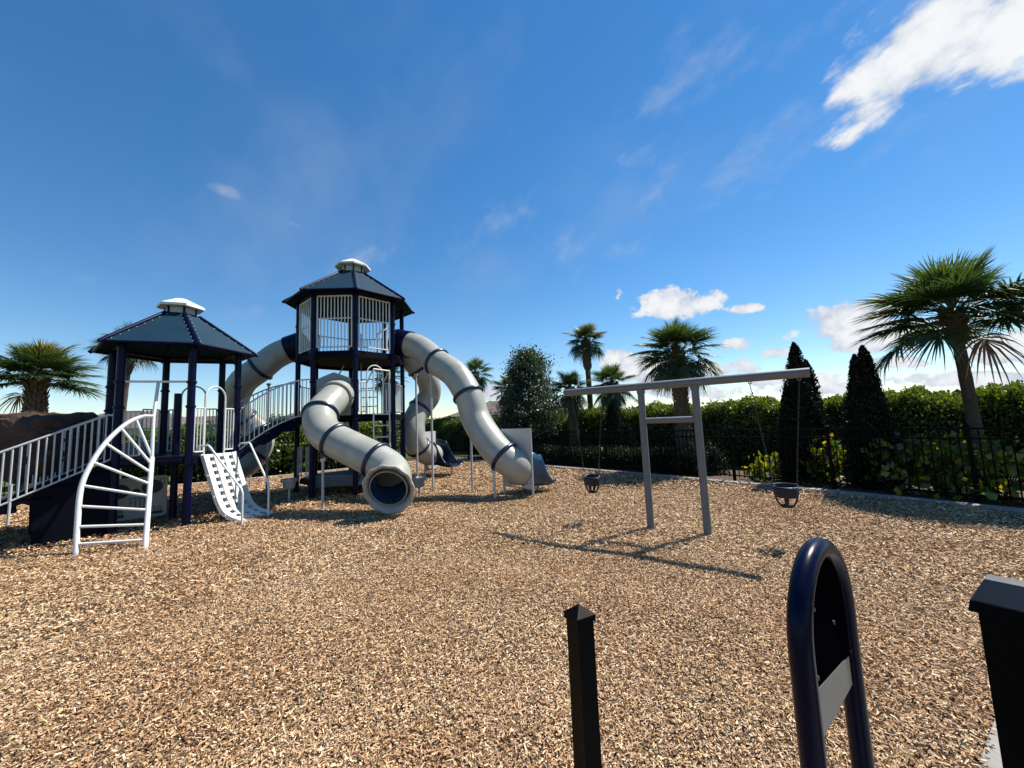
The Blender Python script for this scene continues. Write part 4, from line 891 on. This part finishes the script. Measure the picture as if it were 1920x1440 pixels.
def hedge(name, label, pl, off, w, h, dens, lsize, col, seed, bumps=.16, cat='hedge', group=None, mat=leafm, top_col=None, h1=None):
    rg = np.random.default_rng(seed); base = offset(pl, off); pts = resample(base, .25); t = thing(name, label, cat, pts[0][0], group)
    L = len(pts)*.25; n = int(L*(2*h+w)*dens); s = rg.random(n)*(len(pts)-1.001); i = s.astype(int); fr = s-i
    px = np.array([p.x for p, d in pts]); py = np.array([p.y for p, d in pts]); dx = np.array([d.x for p, d in pts]); dy = np.array([d.y for p, d in pts])
    X = px[i]*(1-fr)+px[i+1]*fr; Y = py[i]*(1-fr)+py[i+1]*fr; nx = dy[i]; ny = -dx[i]; S = s*.25
    hh = h if h1 is None else h+(h1-h)*s/len(pts)
    bump = 1+bumps*(np.sin(S*2.1+seed)*.4+np.sin(S*5.3+1)*.3+np.sin(S*11.7+2)*.22+np.sin(S*23)*.12)
    per = rg.random(n)*(2*h+w); q = np.empty(n); zz = np.empty(n)
    m1 = per < h; m2 = (per >= h) & (per < h+w); m3 = per >= h+w
    q[m1] = -.5; zz[m1] = (per[m1]/h)**.8; q[m2] = (per[m2]-h)/w-.5; zz[m2] = 1; q[m3] = .5; zz[m3] = (per[m3]-h-w)/h
    lump = 1+.20*np.sin(S*3.1+zz*5)*np.cos(S*1.3+zz*3); rnd = 1-.26*np.clip(zz-.55, 0, 1)**2*4*(np.abs(q) > .4); jit = rg.normal(size=n)*.06
    off_ = q*w*lump*rnd+jit; C = np.stack([X+nx*off_, Y+ny*off_, .04+zz*hh*bump*(1-.10*(2*q)**2*(zz > .95))+rg.normal(size=n)*.045], 1)
    nr = np.stack([nx*np.sign(q)*.6, ny*np.sign(q)*.6, .3+zz], 1)
    V = leaves(C, lsize, None, .6, nr*.7, rng=rg); c = tint(n, col, .4, .18, rg)
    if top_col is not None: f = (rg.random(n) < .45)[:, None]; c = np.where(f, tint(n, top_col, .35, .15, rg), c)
    link('foliage', cloud_mesh('foliage', V, None, c, mat), t)
    m = MB(); k = len(pts); vs = []; fs = []
    for j, (p, d) in enumerate(pts):
        nn = Vector((d.y, -d.x, 0)); hj = h if h1 is None else h+(h1-h)*j/k
        for a, z in ((-.40, 0), (-.40, .8), (-.28, .91), (.28, .91), (.40, .8), (.40, 0)): vs.append(p+nn*(a*w)+Vector((0, 0, z*hj*(1+bumps*.3*math.sin(j*.25*2.1+seed)))))
    for j in range(k-1):
        for q_ in range(5): fs.append((j*6+q_, j*6+q_+1, (j+1)*6+q_+1, (j+1)*6+q_))
    fs += [(5, 4, 3, 2, 1, 0), tuple((k-1)*6+q_ for q_ in range(6))]
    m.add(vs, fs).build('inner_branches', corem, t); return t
LEAFG = (.050, .088, .016)
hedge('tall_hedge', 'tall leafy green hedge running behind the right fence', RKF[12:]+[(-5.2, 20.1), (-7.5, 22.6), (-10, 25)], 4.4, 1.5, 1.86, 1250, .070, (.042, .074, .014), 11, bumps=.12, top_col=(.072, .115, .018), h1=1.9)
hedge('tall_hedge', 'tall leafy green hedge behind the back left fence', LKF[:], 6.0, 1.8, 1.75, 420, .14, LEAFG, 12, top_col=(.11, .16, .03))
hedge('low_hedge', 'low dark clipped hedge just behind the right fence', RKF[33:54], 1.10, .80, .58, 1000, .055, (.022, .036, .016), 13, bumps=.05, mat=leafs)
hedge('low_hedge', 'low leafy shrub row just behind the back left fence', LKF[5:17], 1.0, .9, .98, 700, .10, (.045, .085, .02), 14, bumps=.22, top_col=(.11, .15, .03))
def bush(name, label, x, y, rx, ry, h, n, lsize, col, seed, cat='shrub', group=None, mat=leafm, second=None, z0=.0, aspect=.6, core=True, p2=.4):
    rg = np.random.default_rng(seed); t = thing(name, label, cat, (x, y, 0), group)
    d = rg.normal(size=(n, 3)); d[:, 2] = np.abs(d[:, 2])*1.0; d /= np.linalg.norm(d, axis=1)[:, None]; a = np.arctan2(d[:, 1], d[:, 0])
    lum = 1+.14*np.sin(4*a+seed+5*d[:, 2])+.10*np.sin(9*a+3*d[:, 2]*4); rr = (.70+.34*rg.random(n))*lum; sup = .70
    C = np.stack([x+rx*rr*np.sign(d[:, 0])*np.abs(d[:, 0])**sup, y+ry*rr*np.sign(d[:, 1])*np.abs(d[:, 1])**sup, z0+h*rr*np.abs(d[:, 2])**sup], 1)
    V = leaves(C, lsize, None, aspect, d*.6, rng=rg); c = tint(n, col, .35, .15, rg)
    if second: f = (rg.random(n) < p2)[:, None]; c = np.where(f, tint(n, second, .3, .2, rg), c)
    link('foliage', cloud_mesh('foliage', V, None, c, mat), t)
    m = MB()
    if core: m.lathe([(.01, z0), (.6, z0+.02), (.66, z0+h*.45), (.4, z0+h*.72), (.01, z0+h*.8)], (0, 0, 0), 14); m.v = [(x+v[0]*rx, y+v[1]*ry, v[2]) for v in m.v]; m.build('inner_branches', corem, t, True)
    else:
        for k in range(7): a_ = k*2.4; m.tube([(x, y, 0), (x+rx*.35*math.cos(a_), y+ry*.35*math.sin(a_), h*.4), (x+rx*.7*math.cos(a_), y+ry*.7*math.sin(a_), h*.8)], [.014, .01, .005], 5)
        m.build('stems', barkd, t, True)
p = gnd(1322, 893); bush('clipped_shrub', 'dark rounded clipped shrub between the swing posts behind the fence', p.x+.15, p.y+.35, .52, .5, .78, 5200, .055, (.018, .03, .014), 21, mat=leafs)
# broad-leaved shrubs pressing against the right fence
fl = resample(offset(RKF, .95), .05)
def along(px):
    return min(fl, key=lambda q: abs((960+FPX*(q[0]-Vector((0, 0, CAM_H))).dot(_r)/max((q[0]-Vector((0, 0, CAM_H))).dot(_f), .01))-px))[0]
SG = (.045, .080, .012); SG2 = (.21, .235, .028)
for i, (px, w_, h_, lab) in enumerate(((1440, .40, .55, 'sparse broad-leaved shrub left of the double-tipped cypress'), (1552, .42, .95, 'broad-leaved shrub between the two tall cypresses'), (1700, .55, .98, 'bright broad-leaved shrub right of the single cypress'), (1775, .52, 1.0, 'broad-leaved shrub just left of the leaning palm trunk'), (1880, .60, .95, 'broad-leaved shrub at the far right end of the fence'), (1985, .7, .95, 'broad-leaved shrub beyond the right edge of view'))):
    q = along(px) if px < 1950 else along(1915)+Vector((.55, -.75, 0)); bush('sea_grape_shrub', lab, q.x+.05, q.y+.05, w_, w_*.85, h_, 560 if i else 240, .115, SG, 40+i, group='broad-leaved shrubs behind the fence', second=SG2, aspect=.9, core=False, p2=.35)
def tree(label, x, y, h, r, seed, n=9000, lsize=.13, col=(.032, .055, .03), crown0=.22, cat='tree', group=None, sec=None, clumps=70, pointy=.75):
    rg = np.random.default_rng(seed); t = thing('leafy_tree', label, cat, (x, y, 0), group); m = MB(); ends = []
    m.tube([(x, y, -.1), (x+.03, y, h*.35), (x, y+.02, h*.62), (x+.02, y, h*.93)], [.028*h, .020*h, .011*h, .004*h], 10); 
    for k in range(clumps):
        f = crown0+(1-crown0)*((k+.5)/clumps); a = k*2.39996+rg.normal()*.3; R_ = r*((1-((f-crown0)/(1-crown0))**1.2)**pointy)*(.45+.6*rg.random())+.05; z = h*f
        e = np.array([x+R_*math.cos(a), y+R_*math.sin(a), z+R_*.18]); ends.append(e)
        if k % 2 == 0: m.tube([(x, y, z*.86), tuple((np.array([x, y, z*.9])*.45+e*.55)), tuple(e)], [.008*h*(1.1-f), .005*h*(1.1-f)+.003, .004], 5)
    m.build('trunk', barkd, t, True); ends = np.array(ends); per = n//clumps; C = []
    for e in ends:
        s = .10*r+.03+.14*r*rg.random()**2; C.append(e+rg.normal(size=(per, 3))*np.array([s, s, s*.62]))
    C = np.concatenate(C); V = leaves(C, lsize, None, .5, None, rng=rg); c = tint(len(C), col, .4, .15, rg)
    if sec: f = (rg.random(len(C)) < .4)[:, None]; c = np.where(f, tint(len(C), sec, .3, .2, rg), c)
    link('crown', cloud_mesh('crown', V, None, c, leafm), t)
p = at(988, 662, 18.5); tree('dark wispy oak tree standing behind the white slide panel', p.x, p.y, p.z, 1.5, 61, 26000, .11, (.022, .042, .020), .12, clumps=120, pointy=.48, sec=(.035, .055, .03))
p = at(1035, 770, 20); tree('pale green bushy tree right of the dark oak', p.x, p.y, p.z*1.0, 1.1, 62, 7000, .16, (.06, .095, .025), .1, clumps=60, sec=(.11, .14, .04))
for i, (px, py, Y, r_, lab) in enumerate(((520, 788, 34, 1.9, 'distant round tree seen left of the bridge leg'), (575, 796, 30, 1.8, 'distant green tree seen under the bridge'), (640, 798, 28, 1.9, 'distant green tree behind the front slide'), (432, 792, 40, 2.0, 'distant dark tree seen through the small tower gate'), (395, 800, 44, 2.2, 'distant dark tree behind the small tower posts'), (465, 800, 36, 2.0, 'distant tree behind the left tube slide'), (705, 796, 26, 1.6, 'distant green tree behind the tower ladder'), (340, 806, 48, 2.4, 'distant low tree behind the short tower post'))):
    p = at(px, py, Y); tree(lab, p.x, p.y, p.z, r_, 70+i, 3000, .30, (.035, .06, .022), .06, group='distant trees', clumps=44, pointy=.5, sec=(.07, .10, .03))
# far-off woods and houses
def far_wood():
    rg = np.random.default_rng(90); C = []; cols = []
    for a in np.linspace(-68, 66, 330):
        d = 75+18*rg.random(); hgt = 2.6+1.6*rg.random(); an = math.radians(a); k = 150
        q = np.clip(rg.normal(size=(k, 3)), -1.7, 1.7)*np.array([1.3, 1.0, hgt*.26])+np.array([d*math.sin(an), d*math.cos(an), hgt*.45]); C.append(q); cols.append(tint(k, (.03, .045, .022) if rg.random() < .6 else (.045, .06, .026), .3, .1, rg))
    C = np.concatenate(C); V = leaves(C, .62, None, .7, None, rng=rg); o = link('far_woods', cloud_mesh('far_woods', V, None, np.concatenate(cols), leafs)); o['kind'] = 'stuff'; o['label'] = 'far line of woods along the horizon'
far_wood()
def house(label, x, y, w, d, hw_, hr_, rot, nwin=3):
    t = thing('house', label, 'house', (x, y, 0), 'distant houses'); R = Matrix.Rotation(rot, 3, 'Z'); O = Vector((x, y, 0))
    def q(a, b, c): return O+R @ Vector((a, b, c))
    wall = MB().box(O+Vector((0, 0, hw_/2)), (w, d, hw_), R).build('wall', stucco, t); e = .5
    vs = [q(-w/2-e, -d/2-e, hw_), q(w/2+e, -d/2-e, hw_), q(w/2+e, d/2+e, hw_), q(-w/2-e, d/2+e, hw_), q(-w/2+d/2, 0, hw_+hr_), q(w/2-d/2, 0, hw_+hr_)]
    MB().add(vs, [(3,2,1,0),(0,1,5,4),(1,2,5),(2,3,4,5),(3,0,4)]).build('roof', tile_r, t)
    for k in range(nwin): MB().box(q(-w/2+w*(k+.5)/nwin, -d/2-.03, hw_*.55), (1.0, .08, 1.2), R).build('window', glassd, t)
p = at(252, 800, 48); house('distant house with brown roof behind the small tower', p.x, p.y, 14, 9, 2.7, 2.2, .3)
p = at(948, 800, 52); house('distant house with dark hip roof behind the oak tree', p.x, p.y, 13, 9, 2.6, 2.0, -.1)
p = at(600, 806, 62); house('distant pale house seen past the tall tower', p.x, p.y, 15, 9, 2.7, 2.1, .1)
p = at(380, 812, 66); house('distant house behind the arched bridge rail', p.x, p.y, 15, 9, 2.7, 2.1, .2)
